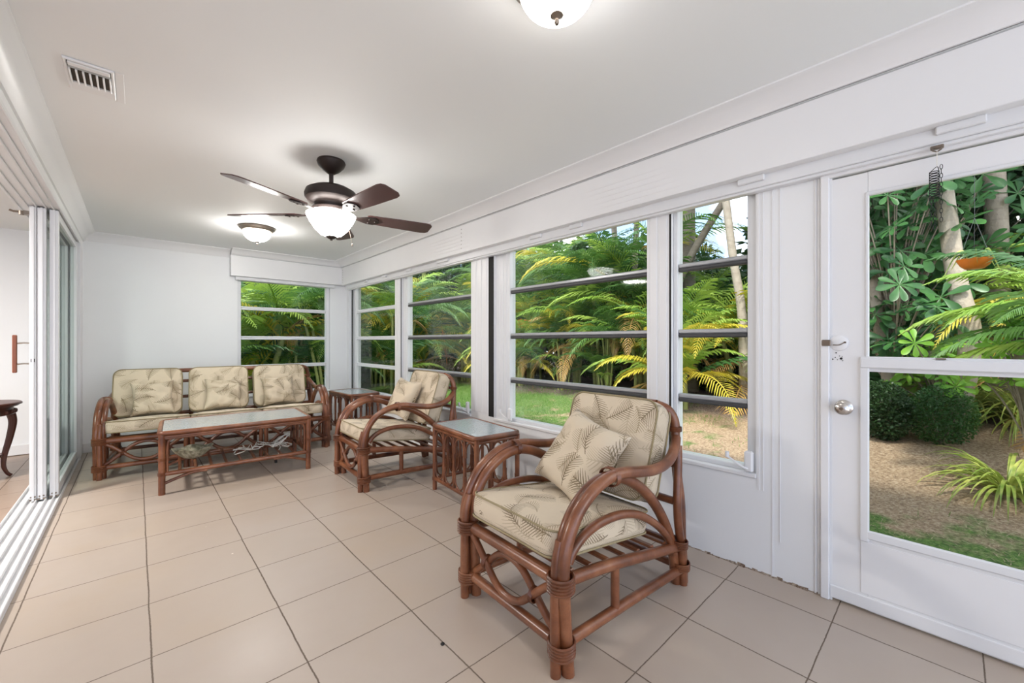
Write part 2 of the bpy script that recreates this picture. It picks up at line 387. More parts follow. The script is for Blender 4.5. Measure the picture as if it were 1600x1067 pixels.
# right wall: (y0,y1) openings with sills; the door opening reaches the floor
SILL = .53; HEAD = 2.12
opens = [(4.98, 6.53, .50), (3.323, 4.80, .52), (1.383, 2.965, SILL), (.735, 1.215, SILL)]
DOOR = (-.62, .425, 2.07)
boxes = [(XW, XW + .12, YR, YB + .1, HEAD, ZC)]
ys = [YB + .1]
edge = YB + .1
for (a, b, s) in opens:
    boxes.append((XW, XW + .12, b, edge, 0, HEAD)); boxes.append((XW, XW + .12, a, b, -.1, s)); edge = a
boxes.append((XW, XW + .12, DOOR[1], edge, 0, HEAD)); boxes.append((XW, XW + .12, YR, DOOR[0], 0, HEAD)); boxes.append((XW, XW + .12, DOOR[0], DOOR[1], DOOR[2], HEAD))
B('wall_right', M['wall'], boxes, smooth=0)
# back wall with one window
BW = (1.02, 2.24, .5)
B('wall_back', M['wall'], [(XL - .01, BW[0], YB, YB + .12, 0, ZC), (BW[1], XW, YB, YB + .12, 0, ZC), (BW[0], BW[1], YB, YB + .12, 0, BW[2]), (BW[0], BW[1], YB, YB + .12, HEAD, ZC)], smooth=0)
# left wall: header over the sliders, return by the corner
B('wall_left', M['wall'], [(XL - .24, XL, YR, 6.33, 2.335, ZC), (XL - .24, XL, 6.33, YB, 0, ZC)], smooth=0)
B('wall_adjacent', M['wall'], [(-6.5, XL - .24, 7.05, 7.2, 0, ZC), (-6.6, -6.5, YR, 7.2, 0, ZC)], smooth=0)
B('baseboard_back', M['trim'], [(XL, 2.4, YB - .016, YB, 0, .105)], bev=.004)
B('baseboard_adjacent', M['trim'], [(-6.5, XL - .24, 7.03, 7.05, 0, .11)], bev=.004)
# crown mouldings
def crownprof(w, h): return [(0, 0), (0, -h), (.012, -h), (.02, -h * .8), (w * .35, -h * .55), (w * .55, -h * .28), (w * .85, -h * .18), (w * .9, -.012), (w, -.008), (w, 0)]
def crown(name, axis, base, sign, a, b, w=.13, h=.075):
    m = MB(); m.prism([((base + sign * u) if 1 else 0, ZC + v) for u, v in crownprof(w, h)], axis, a, b); return struct(m.build(name, M['trim'], None, 40))
crown('trim_crown_left', 'y', XL, 1, YR, YB, .10, .11)
crown('trim_crown_right', 'y', 2.385, -1, YR, 6.55, .15, .07)
crown('trim_crown_back', 'x', YB, -1, XL, .93, .10, .10)
crown('trim_crown_back_window', 'x', 6.55, -1, .93, 2.385, .12, .07)
# shutter housing (valance) along the right wall and round the corner
def valance(name, xs, ys, horiz):
    m = MB(); (x0, x1), (y0, y1) = xs, ys
    m.box(x0, x1, y0, y1, 2.146, 2.43, bev=.003); o = struct(m.build(name, M['trim'])); return o
v1 = valance('trim_shutter_box_right', (2.385, XW), (YR, 6.55), 1)
v2 = valance('trim_shutter_box_back', (.93, XW), (6.55, YB), 1)
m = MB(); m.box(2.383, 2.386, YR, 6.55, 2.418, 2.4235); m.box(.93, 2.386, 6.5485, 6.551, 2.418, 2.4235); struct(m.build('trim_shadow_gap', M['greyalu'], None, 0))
# shallow pressed ribs in the housing
for (ya, yb, nm) in ((1.05, 1.75, 0), (3.15, 3.9, 1)):
    m = MB()
    for i in range(5):
        z = 2.19 + i * .036; pts = [(2.3855, ya + (yb - ya) * t / 10 + i * .03, z) for t in range(11)]
        m.tube(pts, [.0005 + .0028 * math.sin(math.pi * t / 10) for t in range(11)], 6)
    m.build('pressed_rib', M['trim'], v1)
for (x, y, ax) in ((2.3845, 3.33, 'x'), (2.3845, 6.51, 'x')):
    for i in range(6):
        m = MB(); m.lathe([(.0001, -.002), (.004, -.0015), (.004, .001), (.0001, .001)], (x, y, 2.19 + i * .038), 8, axis='x'); m.build('screw', M['pewter'], v1)
for i in range(6):
    m = MB(); m.lathe([(.0001, -.002), (.004, -.0015), (.004, .001), (.0001, .001)], (.931, 6.60, 2.19 + i * .038), 8, axis='x'); m.build('screw', M['pewter'], v2)
# head beam under the housing with small shutter stops
m = MB(); m.box(2.445, XW, YR, 6.55, 2.085, 2.15, bev=.004); m.box(2.455, XW, YR, 6.5, 2.07, 2.086, bev=.003)
hb = struct(m.build('trim_head_beam_right', M['alu']))
m = MB(); m.box(.99, 2.3, 6.60, YB, 2.10, 2.15, bev=.004); struct(m.build('trim_head_beam_back', M['alu']))
for y, w in ((-.02, .14), (.74, .13), (1.93, .12), (2.35, .13), (3.75, .22), (4.5, .12), (5.15, .12), (5.75, .12)):
    m = MB(); m.box(2.425, 2.447, y - w / 2, y + w / 2, 2.115, 2.147, bev=.004); m.build('shutter_stop', M['alu'], hb)
# corner posts and fluted casings on the right wall
def flutes(name, y0, y1, z0, z1, n, dep=.008, x=XW):
    m = MB(); w = (y1 - y0) / n
    for i in range(n): m.box(x - dep, x + .002, y0 + i * w + w * .12, y0 + (i + 1) * w - w * .12, z0, z1, bev=.003)
    return m
tr = []
for i, (y0, y1, n) in enumerate(((3.055, 3.31, 3), (1.235, 1.37, 2), (.445, .475, 2), (4.815, 4.965, 2))):
    m = flutes('casing', y0, y1, .0 if y0 < .6 else .56, 2.085, n, .006); struct(m.build('trim_post_casing_%d' % (i + 1), M['trim']))
m = MB()
for (y, w, z) in ((.722, .01, .45), (.70, .004, .45), (.655, .004, .01), (.62, .003, .2)): m.box(XW - .004, XW, y - w / 2, y + w / 2, z, 2.085)
struct(m.build('trim_vertical_beads', M['trim']))
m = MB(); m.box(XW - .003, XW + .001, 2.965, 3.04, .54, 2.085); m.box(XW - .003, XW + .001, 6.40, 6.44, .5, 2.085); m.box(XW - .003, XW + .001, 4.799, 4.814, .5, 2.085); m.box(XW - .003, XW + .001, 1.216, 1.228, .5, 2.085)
struct(m.build('trim_gap_shadow_strip', M['black'], None, 0))  # black strips painted for the shadowed gap and weatherstrip beside the jambs
# dirt line along the wall foot
k = NT('wall_foot_grime'); v = k.noise(k.wpos(), 45, 5, .7); k.col(k.ramp(v, [(.4, srgb(96, 74, 58)), (.6, srgb(170, 156, 140))])); k.p.inputs['Roughness'].default_value = .95; M['grime'] = k.m
random.seed(4); m = MB(); y = .42
while y < 2.3:
    L = random.uniform(.015, .05); h = random.uniform(.002, .012) * (1.3 if y < 1.0 else .7); d = random.uniform(.004, .014)
    m.add([(XW - d, y, 0), (XW + .002, y, h), (XW - d * random.uniform(.5, 1), y + L, 0), (XW + .002, y + L, h * random.uniform(.5, 1.2)), (XW + .002, y, 0), (XW + .002, y + L, 0)], [(0, 1, 3, 2), (0, 1, 4), (2, 3, 5)]); y += L * .9
struct(m.build('trim_crumbling_wall_foot', M['grime'], None, 0))

# ------------------------------------------------------------------ windows
def window(name, y0, y1, z0, far, near, gm, railmats, facing='x', lower=None, crank=None):
    """awning window in plane x=2.56 (facing 'x') or y=YB+.06 (facing 'y'); far/near = frame member widths"""
    z1 = HEAD
    w = bpy.data.objects.new(name, None); C.objects.link(w); struct(w)
    def tr(bx):
        a, b, c, d, e, f = bx
        return bx if facing == 'x' else (c, d, a - XW + YB, b - XW + YB, e, f)
    base = (2.56, (y0 + y1) / 2, z0) if facing == 'x' else ((y0 + y1) / 2, YB + .06, z0)
    w.location = base
    def put(mb, nm, mat, par=w, sm=35):
        mb.v = [(v[0] - base[0], v[1] - base[1], v[2] - base[2]) for v in mb.v]; return mb.build(nm, mat, par, sm)
    m = MB()
    ga, gb = y0 + near, y1 - far; zb, zt = z0 + .03, z1 - .02
    for bx in ((2.525, 2.60, y0, ga, z0, z1), (2.525, 2.60, gb, y1, z0, z1), (2.525, 2.60, y0, y1, z0, zb), (2.525, 2.60, y0, y1, zt, z1)): m.box(*tr(bx), bev=.004)
    if far > .09:
        for t in (.25, .5, .75): m.box(*tr((2.519, 2.53, gb + far * t - .012, gb + far * t + .012, z0 + .02, z1 - .02)), bev=.003)
    put(m, 'window_frame', M['alu'])
    zs = [zb, .905, 1.31, 1.725, zt]
    for i in range(4):
        m = MB(); m.box(*tr((2.558, 2.562, ga, gb, zs[i], zs[i + 1]))); put(m, 'glass_pane', (lower if (lower and i == 0) else gm), w, 0)
    for z in zs[1:4]:
        m = MB(); m.box(*tr((2.532, 2.575, ga, gb, z + .0, z + .026)), bev=.006); r = put(m, 'sash_rail', railmats[0])
        m = MB(); m.box(*tr((2.528, 2.572, ga, gb, z - .026, z + .001)), bev=.008); put(m, 'weather_seal', railmats[1])
    m = MB(); m.box(*tr((2.487, 2.53, y0 - .005, y1 + .005, z0 - .022, z0 + .004)), bev=.005); put(m, 'window_sill', M['trim'])
    if crank is not None:
        m = MB(); yc = crank; m.box(*tr((2.47, 2.50, yc - .022, yc + .022, z0 + .01, z0 + .125)), bev=.008)
        pts = [(2.465, yc, z0 + .03), (2.45, yc + .03, z0 + .045), (2.45, yc + .10, z0 + .085)]
        if facing == 'x': m.tube(crom(pts, 4), .006, 6); m.lathe([(.0001, 0), (.011, 0), (.011, .03), (.0001, .03)], (2.45, yc + .1, z0 + .08), 8)
        put(m, 'crank_operator', M['trim'])
    return w
lightrail = (M['alu'], M['alu']); darkrail = (M['greyalu'], M['gasket'])
window('window_1', BW[0], BW[1], BW[2], .05, .045, M['glass'], lightrail, 'y')
window('window_2', 4.98, 6.53, .50, .21, .01, M['screen'], lightrail, crank=None)
window('window_3', 3.323, 4.80, .52, .11, .01, M['glass'], darkrail, crank=3.36)
window('window_4', 1.383, 2.965, SILL, .20, .01, M['glass'], darkrail, crank=2.72)
window('window_5', .735, 1.215, SILL, .03, .05, M['glass'], darkrail, crank=.765)

# ------------------------------------------------------------------ patio door
d = bpy.data.objects.new('door_1', None); C.objects.link(d); struct(d); d.location = (XW, 0, 0)
def put(mb, nm, mat, par=d, sm=35, base=(XW, 0, 0)):
    mb.v = [(v[0] - base[0], v[1] - base[1], v[2] - base[2]) for v in mb.v]; return mb.build(nm, mat, par, sm)
m = MB(); m.box(XW - .022, XW + .09, .409, .445, 0, 2.085, bev=.004); m.box(XW - .022, XW + .09, -.62, .445, 2.055, 2.085, bev=.004); m.box(XW - .022, XW + .09, -.64, -.60, 0, 2.085, bev=.004); m.box(XW - .006, XW, .40, .409, 0, 2.055)
put(m, 'door_frame', M['trim'])
m = MB(); GY0, GY1 = -.46, .267
m.box(XW - .004, XW + .04, GY1, .403, .01, 2.048, bev=.003); m.box(XW - .004, XW + .04, -.60, GY0, .01, 2.048, bev=.003)
m.box(XW - .004, XW + .04, GY0, GY1, 1.945, 2.048); m.box(XW - .004, XW + .04, GY0, GY1, .01, .36); m.box(XW + .0, XW + .035, GY0, GY1, 1.12, 1.18)
m.box(XW - .009, XW - .003, -.44, .295, .085, .33, bev=.004)
put(m, 'door_slab', M['trim'])
m = MB()
for bx in ((GY1 - .004, GY1 + .03, .33, 1.19), (GY0 - .03, GY0 + .004, .33, 1.19)): m.box(XW - .018, XW, bx[0], bx[1], bx[2], bx[3], bev=.005)
m.box(XW - .018, XW, GY0 - .03, GY1 + .03, .345, .385, bev=.005); m.box(XW - .024, XW, GY0 - .03, GY1 + .03, 1.135, 1.185, bev=.006)
m.box(XW - .012, XW, GY1 - .004, GY1 + .012, 1.18, 1.955, bev=.004); m.box(XW - .012, XW, GY0, GY1 + .012, 1.935, 1.955, bev=.004); m.box(XW - .016, XW, GY0 - .01, GY1 + .012, 1.176, 1.192, bev=.004)
put(m, 'glazing_bead', M['alu'])
m = MB(); m.box(XW + .012, XW + .016, GY0, GY1, 1.17, 1.95); put(m, 'upper_pane', M['glass'], d, 0)
m = MB(); m.box(XW + .018, XW + .022, GY0, GY1, .35, 1.15); put(m, 'lower_pane', M['screen'], d, 0)
m = MB(); m.box(XW - .026, XW - .016, .02, .05, 1.184, 1.19); put(m, 'sash_latch', M['pewter'])
m = MB(); m.box(XW - .012, XW + .0, -.60, .409, .015, .075, bev=.003); put(m, 'door_sweep', M['trim'])
m = MB(); m.lathe([(.0001, -.004), (.033, -.004), (.036, -.010), (.03, -.016), (.016, -.02), (.015, -.04), (.024, -.048), (.029, -.058), (.029, -.066), (.022, -.074), (.012, -.077), (.0001, -.077)], (XW, .355, .945), 24, axis='x')
kn = put(m, 'door_knob', M['chrome'])
m = MB(); m.lathe([(.0001, -.080), (.008, -.0795), (.008, -.074), (.0001, -.074)], (XW, .355, .945), 12, axis='x'); m.v = [(v[0] - XW, v[1], v[2]) for v in m.v]; m.build('key_cylinder', M['pewter'], kn)
m = MB(); m.lathe([(.0001, -.018), (.026, -.016), (.036, -.010), (.038, -.004), (.0001, -.004)], (XW, .374, 1.252), 24, axis='x')
lk = put(m, 'night_latch', M['trim'])
m = MB(); m.tube(crom([(-.019, .35, 1.256), (-.021, .37, 1.244), (-.02, .395, 1.243)], 5), .0022, 6); m.box(-.022, -.016, .345, .353, 1.252, 1.26); m.build('latch_slot', M['pewter'], lk)
m = MB(); m.box(XW - .03, XW - .02, .402, .438, 1.238, 1.268, bev=.003); put(m, 'strike_plate', M['pewter'])
random.seed(8)
for (y, z, r) in ((.385, 1.205, .003), (.372, 1.19, .002), (.366, 1.178, .0055), (.388, 1.183, .002), (.38, 1.172, .002), (.36, 1.168, .002), (.398, 1.174, .003), (.362, 1.188, .0015)):
    m = MB(); m.lathe([(.0001, -.0065), (r, -.0065), (r, -.003), (.0001, -.003)], (XW, y, z), 8, axis='x'); put(m, 'screw_hole', M['black'], d, 0)
# wind chime hanging from the head beam in front of the door
wc = thing('wind_chime', 'small black metal wind chime hanging from a hook above the door', 'wind chime', (2.43, .045, 2.06))
m = MB(); m.box(.0, .018, -.02, .02, -.004, .012, bev=.003); m.tube([(.0, -.012, 0), (-.008, -.012, -.012), (-.004, 0, -.018), (-.008, .012, -.012), (.0, .012, 0)], .003, 6); m.build('hook_bracket', M['pewter'], wc)
m = MB(); m.tube([(-.006, 0, -.015), (-.006, 0, -.08)], .0012, 6); m.build('string', M['cord'], wc)
m = MB()
for i in range(11):
    z = -.10 - i * .0105; rr = .014
    m.tube([(-.006 + rr * math.cos(a * math.pi / 5), rr * math.sin(a * math.pi / 5) + .008, z) for a in range(10)], .0018, 5, closed=True)
m.tube([(-.006, .008 - .014, -.1), (-.006, .008 - .014, -.215)], .0014, 5); m.tube([(-.006, .008 + .014, -.1), (-.006, .008 + .014, -.215)], .0014, 5); m.tube(crom([(-.006, -.006, -.1), (-.006, 0, -.08), (-.006, .022, -.1)], 4), .0014, 5)
m.build('coil_cage', M['black'], wc)
m = MB()
for s, z0, cnt in ((-.012, -.075, 13), (.006, -.21, 7), (.016, -.21, 6)):
    for i in range(cnt):
        z = z0 - i * .018; a = i % 2
        pts = [(-.006 + (.004 * math.cos(t) if a else 0), s + (0 if a else .004 * math.cos(t)), z - .009 + .011 * math.sin(t)) for t in [q * math.pi / 4 for q in range(8)]]
        m.tube(pts, .0012, 5, closed=True)
m.build('chain', M['black'], wc)

# ------------------------------------------------------------------ sliding doors on the left
m = MB(); xs0, xs1 = XL - .235, XL + .0
m.box(xs0, xs1, YR, 6.33, 0, .008, bev=.002)
for x in (xs0 + .004, xs0 + .055, xs0 + .105, xs0 + .155, xs0 + .195, xs1 - .006): m.box(x - .005, x + .005, YR, 6.33, .007, .028, bev=.003)
struct(m.build('trim_floor_track', M['alu']))
m = MB(); m.box(xs0, xs1 + .004, YR, 6.33, 2.32, 2.336)
for x in (xs0 + .004, xs0 + .055, xs0 + .105, xs0 + .155, xs0 + .195, xs1): m.box(x - .006, x + .006, YR, 6.33, 2.308, 2.325, bev=.003)
struct(m.build('trim_head_track', M['alu']))
m = MB(); m.box(XL - .235, XL + .008, 6.30, 6.345, 0, 2.335, bev=.003); struct(m.build('trim_slider_jamb', M['alu']))
def slider(name, x0, x1, y0, y1, gl=True, handle=False):
    s = bpy.data.objects.new(name, None); C.objects.link(s); struct(s); s.location = ((x0 + x1) / 2, y0, .02); b = s.location
    def pt(mb, nm, mat, sm=35): mb.v = [(v[0] - b[0], v[1] - b[1], v[2] - b[2]) for v in mb.v]; return mb.build(nm, mat, s, sm)
    m = MB(); z0, z1 = .022, 2.31; f = .06
    m.box(x0, x1, y0, y0 + f, z0, z1, bev=.003); m.box(x0, x1, y1 - f, y1, z0, z1, bev=.003); m.box(x0 + .004, x1 - .004, y0, y1, z0, z0 + .08, bev=.003); m.box(x0 + .004, x1 - .004, y0, y1, z1 - .06, z1, bev=.003)
    xc = (x0 + x1) / 2
    m.box(xc - .006, xc + .006, y0 - .008, y0 + .002, z0, z1)
    pt(m, 'panel_frame', M['alu'])
    m = MB(); m.box(xc - .003, xc + .003, y0 + f, y1 - f, z0 + .08, z1 - .06); pt(m, 'glass_pane', M['panelglass'], 0)
    m = MB(); m.lathe([(.0001, 0), (.006, 0), (.006, .004), (.0001, .004)], (xc - .01, y0 - .004, .05), 8, axis='y'); m.lathe([(.0001, 0), (.006, 0), (.006, .004), (.0001, .004)], (xc + .01, y0 - .004, .05), 8, axis='y'); m.box(x0, x1, y0 - .006, y0 + .004, .022, .034)
    pt(m, 'roller_bracket', M['pewter'])
    if handle:
        m = MB(); m.box(x0 - .085, x0 - .062, y0 + .0, y0 + .03, 1.02, 1.31, bev=.004)
        h = pt(m, 'pull_handle', M['handlewood'])
        for z in (1.085, 1.245):
            m = MB(); m.tube([(x0 - .064, y0 + .015, z), (x0 - .03, y0 + .012, z + .004), (x0 + .004, y0 + .02, z + .002)], .006, 8); m.v = [(v[0] - b[0], v[1] - b[1], v[2] - b[2]) for v in m.v]; m.build('handle_post', M['chrome'], h)
        m = MB(); m.box(x0 + .008, x1 - .008, y0 - .003, y0 + .001, 1.10, 1.125); pt(m, 'lock_keyhole', M['black'])
        m = MB(); m.box(x0 - .03, x0, y0, y0 + .04, 2.24, 2.27); m.tube([(x0 - .03, y0 + .01, 2.26), (x0 - .08, y0 + .01, 2.255), (x0 - .1, y0 + .01, 2.262)], .008, 8); m.lathe([(.0001, 0), (.014, 0), (.014, .03), (.0001, .03)], (x0 - .04, y0 + .01, 2.235), 10); pt(m, 'pull_hook', M['pewter'])
    return s
slider('door_2', -.610, -.573, 4.85, 6.28, handle=True)
slider('door_3', -.570, -.523, 4.85, 6.29)
slider('door_4', -.508, -.459, 4.87, 6.30)

# ------------------------------------------------------------------ ceiling fittings
v = thing('ceiling_vent', 'white metal air vent with angled louvres in the ceiling at left', 'vent', (-.157, 2.755, ZC))
m = MB()
for bx in ((-.082, -.070, -.145, .145), (.070, .082, -.145, .145), (-.082, .082, -.145, -.132), (-.082, .082, .065, .145)): m.box(bx[0], bx[1], bx[2], bx[3], -.012, .0, bev=.003)
m.box(-.068, .068, -.128, -.095, -.016, -.004, bev=.003); m.box(.082, .115, -.145, .17, -.004, 0, bev=.002)
m.build('vent_frame', M['trim'], v)
m = MB(); m.box(-.07, .07, -.13, .066, -.0045, -.002); m.build('duct_opening', M['darkhole'], v)
for i in range(7):
    x = -.066 + i * .022; m = MB(); m.box(x - .0035, x + .0035, -.07, .066, -.018, -.003, bev=.002); m.build('louver', M['trim'], v)
m = MB(); m.box(-.068, .068, -.092, -.07, -.012, -.006, bev=.002); m.build('damper_bar', M['greyalu'], v)

def flush_light(x, y, label, glassmat):
    t = thing('ceiling_light', label, 'ceiling light', (x, y, ZC), 0, None)
    m = MB(); m.lathe([(.0001, 0), (.165, 0), (.17, -.008), (.168, -.02), (.155, -.03), (.148, -.034), (.145, -.045), (.13, -.05), (.0001, -.05)], n=48); m.build('canopy_rim', M['pewter'], t)
    m = MB(); prof = [(.132, -.045)] + [(.13 * math.cos(a) ** .85, -.05 - .105 * math.sin(a)) for a in [q * math.pi / 2 / 10 for q in range(10)]] + [(.002, -.155)]
    m.lathe(prof, n=48); m.build('glass_bowl', glassmat, t, 60)
    m = MB(); m.lathe([(.0001, -.150), (.018, -.152), (.022, -.157), (.012, -.163), (.006, -.168), (.006, -.172), (.009, -.178), (.006, -.186), (.002, -.188)], n=20); m.build('finial', M['pewter'], t)
flush_light(.965, 5.13, 'glowing glass bowl ceiling light beyond the fan, by the end wall', M['bowl_far'])
flush_light(1.028, .894, 'glowing glass bowl ceiling light nearest the camera, at the top edge', M['bowl'])

# ceiling fan
f = thing('ceiling_fan', 'dark bronze five-blade ceiling fan with lit white glass bowl', 'ceiling fan', (.985, 2.90, ZC), R(0))
m = MB(); m.lathe([(.0001, 0), (.088, 0), (.092, -.012), (.084, -.034), (.055, -.066), (.028, -.085), (.02, -.09), (.0001, -.09)], n=40); m.build('canopy', M['bronze'], f)
m = MB(); m.lathe([(.0001, -.08), (.014, -.085), (.014, -.15), (.026, -.165), (.034, -.19), (.0001, -.19)], n=20); m.build('downrod', M['bronze'], f)
m = MB(); m.lathe([(.0001, -.175), (.06, -.178), (.12, -.19), (.158, -.212), (.168, -.24), (.165, -.27), (.15, -.285), (.11, -.30), (.10, -.325), (.125, -.335), (.12, -.352), (.085, -.36), (.0001, -.36)], n=48); mo = m.build('motor_housing', M['bronze'], f)
m = MB(); m.lathe([(.0001, -.35), (.09, -.352), (.095, -.375), (.0001, -.375)], n=40); m.build('light_fitter', M['bronze'], f)
m = MB(); m.lathe([(.150, -.366), (.158, -.372), (.155, -.385), (.135, -.425), (.105, -.47), (.07, -.505), (.03, -.52), (.002, -.522)], n=48); m.build('glass_bowl', M['bowl_fan'], f, 60)
m = MB(); m.lathe([(.0001, -.512), (.03, -.514), (.036, -.520), (.022, -.532), (.008, -.538), (.008, -.545), (.0001, -.547)], n=20); m.build('finial', M['bronze'], f)
for i in range(5):
    a = R(62 + 72 * i); ca, sa = math.cos(a), math.sin(a); pit = R(-13)
    def P(r, w, z): # r along the blade, w across with pitch, z up
        wz = w * math.sin(pit); wy = w * math.cos(pit)
        return (r * ca - wy * sa, r * sa + wy * ca, -.365 + z + wz)
    m = MB(); outl = [(.235, -.045), (.25, -.055), (.45, -.066), (.66, -.073), (.695, -.066), (.712, -.045), (.712, .045), (.695, .066), (.66, .073), (.45, .066), (.25, .055), (.235, .045)]
    n = len(outl); vs = [P(r, w, .0) for r, w in outl] + [P(r, w, .007) for r, w in outl]
    m.add(vs, [tuple(range(n)), tuple(range(n, 2 * n))] + [(q, (q + 1) % n, n + (q + 1) % n, n + q) for q in range(n)]); bl = m.build('fan_blade', M['blade'], f, 30)
    m = MB(); br = [(.10, -.016), (.17, -.012), (.205, -.03), (.24, -.045), (.29, -.045), (.315, -.025), (.325, 0), (.315, .025), (.29, .045), (.24, .045), (.205, .03), (.17, .012), (.10, .016)]
    n = len(br); vs = [P(r, w, -.009) for r, w in br] + [P(r, w, .0) for r, w in br]
    m.add(vs, [tuple(range(n)), tuple(range(n, 2 * n))] + [(q, (q + 1) % n, n + (q + 1) % n, n + q) for q in range(n)])
    for (r, w) in ((.25, -.025), (.25, .025), (.295, 0)):
        q = P(r, w, -.012); m.lathe([(.0001, -.002), (.007, -.001), (.008, .003), (.0001, .003)], q, 10)
    m.build('blade_iron', M['bronze'], bl)
m = MB(); m.tube([(.075, -.06, -.37), (.115, -.075, -.56)], .0012, 5); m.lathe([(.0001, 0), (.005, -.005), (.004, -.02), (.0001, -.022)], (.115, -.075, -.56), 8); m.build('pull_chain', M['pewter'], f)

# ------------------------------------------------------------------ cushions and pillows
def boxcushion(w, d, h, bulge=.025, rc=.05, seed=0, slump=0):
    """soft box-edge cushion, centre at origin, w along x, d along y, h along z; returns (body MB, piping MB)"""
    def outline(s, z):
        pts = []; rr = rc
        for cx, cy, a0 in ((1, 1, 0), (-1, 1, 90), (-1, -1, 180), (1, -1, 270)):
            for q in range(7):
                a = R(a0 + q * 15); pts.append(((w / 2 - rr) * cx + rr * math.cos(a), (d / 2 - rr) * cy + rr * math.sin(a)))
        # subdivide straight runs
        o2 = []
        for i in range(len(pts)):
            a, b = pts[i], pts[(i + 1) % len(pts)]; L = math.hypot(b[0] - a[0], b[1] - a[1]); n = max(1, int(L / .05))
            for t in range(n): o2.append((a[0] + (b[0] - a[0]) * t / n, a[1] + (b[1] - a[1]) * t / n))
        return [(x * s, y * s, z) for x, y in o2]
    body = MB(); n = len(outline(1, 0)); rings = []
    def lift(x, y): return max(0, (1 - (2 * x / w) ** 4)) * max(0, (1 - (2 * y / d) ** 4))
    def nse(x, y, z): return noise.noise(Vector((x * 7 + seed * 3.1, y * 7, z * 5 + seed))) * .008
    prof = [(t, 'b') for t in (.02, .2, .45, .7, .88, .97)] + [(1, 'e0'), (1.012, 'm0'), (1.018, 'm1'), (1.012, 'm2'), (1, 'e1')] + [(t, 't') for t in (.97, .88, .7, .45, .2, .02)]
    uvs = []; arc = [0]
    ol = outline(1, 0)
    for i in range(1, n): arc.append(arc[-1] + math.hypot(ol[i][0] - ol[i - 1][0], ol[i][1] - ol[i - 1][1]))
    for s, kd in prof:
        for i, (x, y, _) in enumerate(outline(s, 0)):
            zz = {'b': -h / 2, 'e0': -h / 2, 'm0': -h / 4, 'm1': 0, 'm2': h / 4, 'e1': h / 2, 't': h / 2}[kd]
            if kd == 'b': zz -= bulge * .5 * lift(x, y)
            if kd == 't': zz += bulge * lift(x, y) + nse(x, y, 1) * lift(x, y)
            dn = nse(x, y, zz) * (1.0 if kd[0] == 'm' else .4)
            f = 1 + dn * 1.2
            body.v.append((x * f, y * f, zz + (noise.noise(Vector((x * 4, y * 4, seed))) * .006)))
            if kd in ('b', 't'): uvs.append((x + (2 if kd == 'b' else 0), y))
            elif kd[0] == 'm': uvs.append((x * 1.0 + (0 if abs(x) / w < abs(y) / d else (zz - h / 2) * (1 if x > 0 else -1) * -1), y + (0 if abs(x) / w > abs(y) / d else (zz - h / 2) * (-1 if y > 0 else 1))))
            else: uvs.append((x + (2 if kd == 'e0' else 0), y))
    L = len(prof)
    for a in range(L - 1):
        for i in range(n):
            body.f.append((a * n + i, a * n + (i + 1) % n, (a + 1) * n + (i + 1) % n, (a + 1) * n + i)); body.mi.append(0)
    body.f.append(tuple(range(n))); body.mi.append(0); body.f.append(tuple((L - 1) * n + i for i in range(n))); body.mi.append(0)
    body.uv = {i: u for i, u in enumerate(uvs)}
    pip = MB()
    for r in (6, 10):
        pts = [Vector(body.v[r * n + i]) for i in range(n)]; pip.tube([p * 1.006 for p in pts], .0048, 6, closed=True)
    return body, pip
def cushion_part(name, parent, w, d, h, mat4, bulge=.025, rc=.05, seed=0):
    b, p = boxcushion(w, d, h, bulge, rc, seed)
    b.v = [tuple(mat4 @ Vector(v)) for v in b.v]; p.v = [tuple(mat4 @ Vector(v)) for v in p.v]
    o = b.build(name, M['fabric'], parent, 60); p.build('piping', M['piping'], o, 60)
    o.modifiers.new('s', 'SUBSURF').levels = 1; o.modifiers['s'].render_levels = 1
    return o
def pillow_mesh(s=.4, th=.11, seed=1):
    m = MB(); N = 20
    def pos(u, v, side):
        eu, ev = abs(u) ** 2.6, abs(v) ** 2.6
        pin = .035 * (1 - v * v) * u * abs(u) ** 2; pin2 = .035 * (1 - u * u) * v * abs(v) ** 2
        x = u * s / 2 - pin * .9; y = v * s / 2 - pin2 * .9
        t = max(0, (1 - u ** 4) * (1 - v ** 4)) ** .55
        wr = noise.noise(Vector((u * 2.4 + seed * 5, v * 2.4, side))) * .016 + noise.noise(Vector((u * 6 + seed, v * 3, side * 2))) * .007
        return (x, y, side * (th / 2 * t + wr * t))
    for side in (1, -1):
        b = len(m.v)
        for i in range(N + 1):
            for j in range(N + 1):
                u, v = 2 * i / N - 1, 2 * j / N - 1; p = pos(u, v, side); m.uv[len(m.v)] = (p[0] + side + seed * .37, p[1] + seed * .21); m.v.append(p)
        for i in range(N):
            for j in range(N):
                q = b + i * (N + 1) + j; m.f.append((q, q + 1, q + N + 2, q + N + 1) if side < 0 else (q, q + N + 1, q + N + 2, q + 1)); m.mi.append(0)
    return m
def pillow(label, root_mat, seed, s=.4, th=.11, group='throw pillows'):
    m = pillow_mesh(s, th, seed); 
    o = m.build('throw_pillow', M['fabric'], None, 60, fixn=False); o.matrix_world = root_mat
    import bmesh
    b = bmesh.new(); b.from_mesh(o.data); bmesh.ops.remove_doubles(b, verts=b.verts, dist=.0004); b.to_mesh(o.data); b.free()
    o.modifiers.new('s', 'SUBSURF').levels = 1; o.modifiers['s'].render_levels = 1
    return tag(o, label, 'pillow', group)

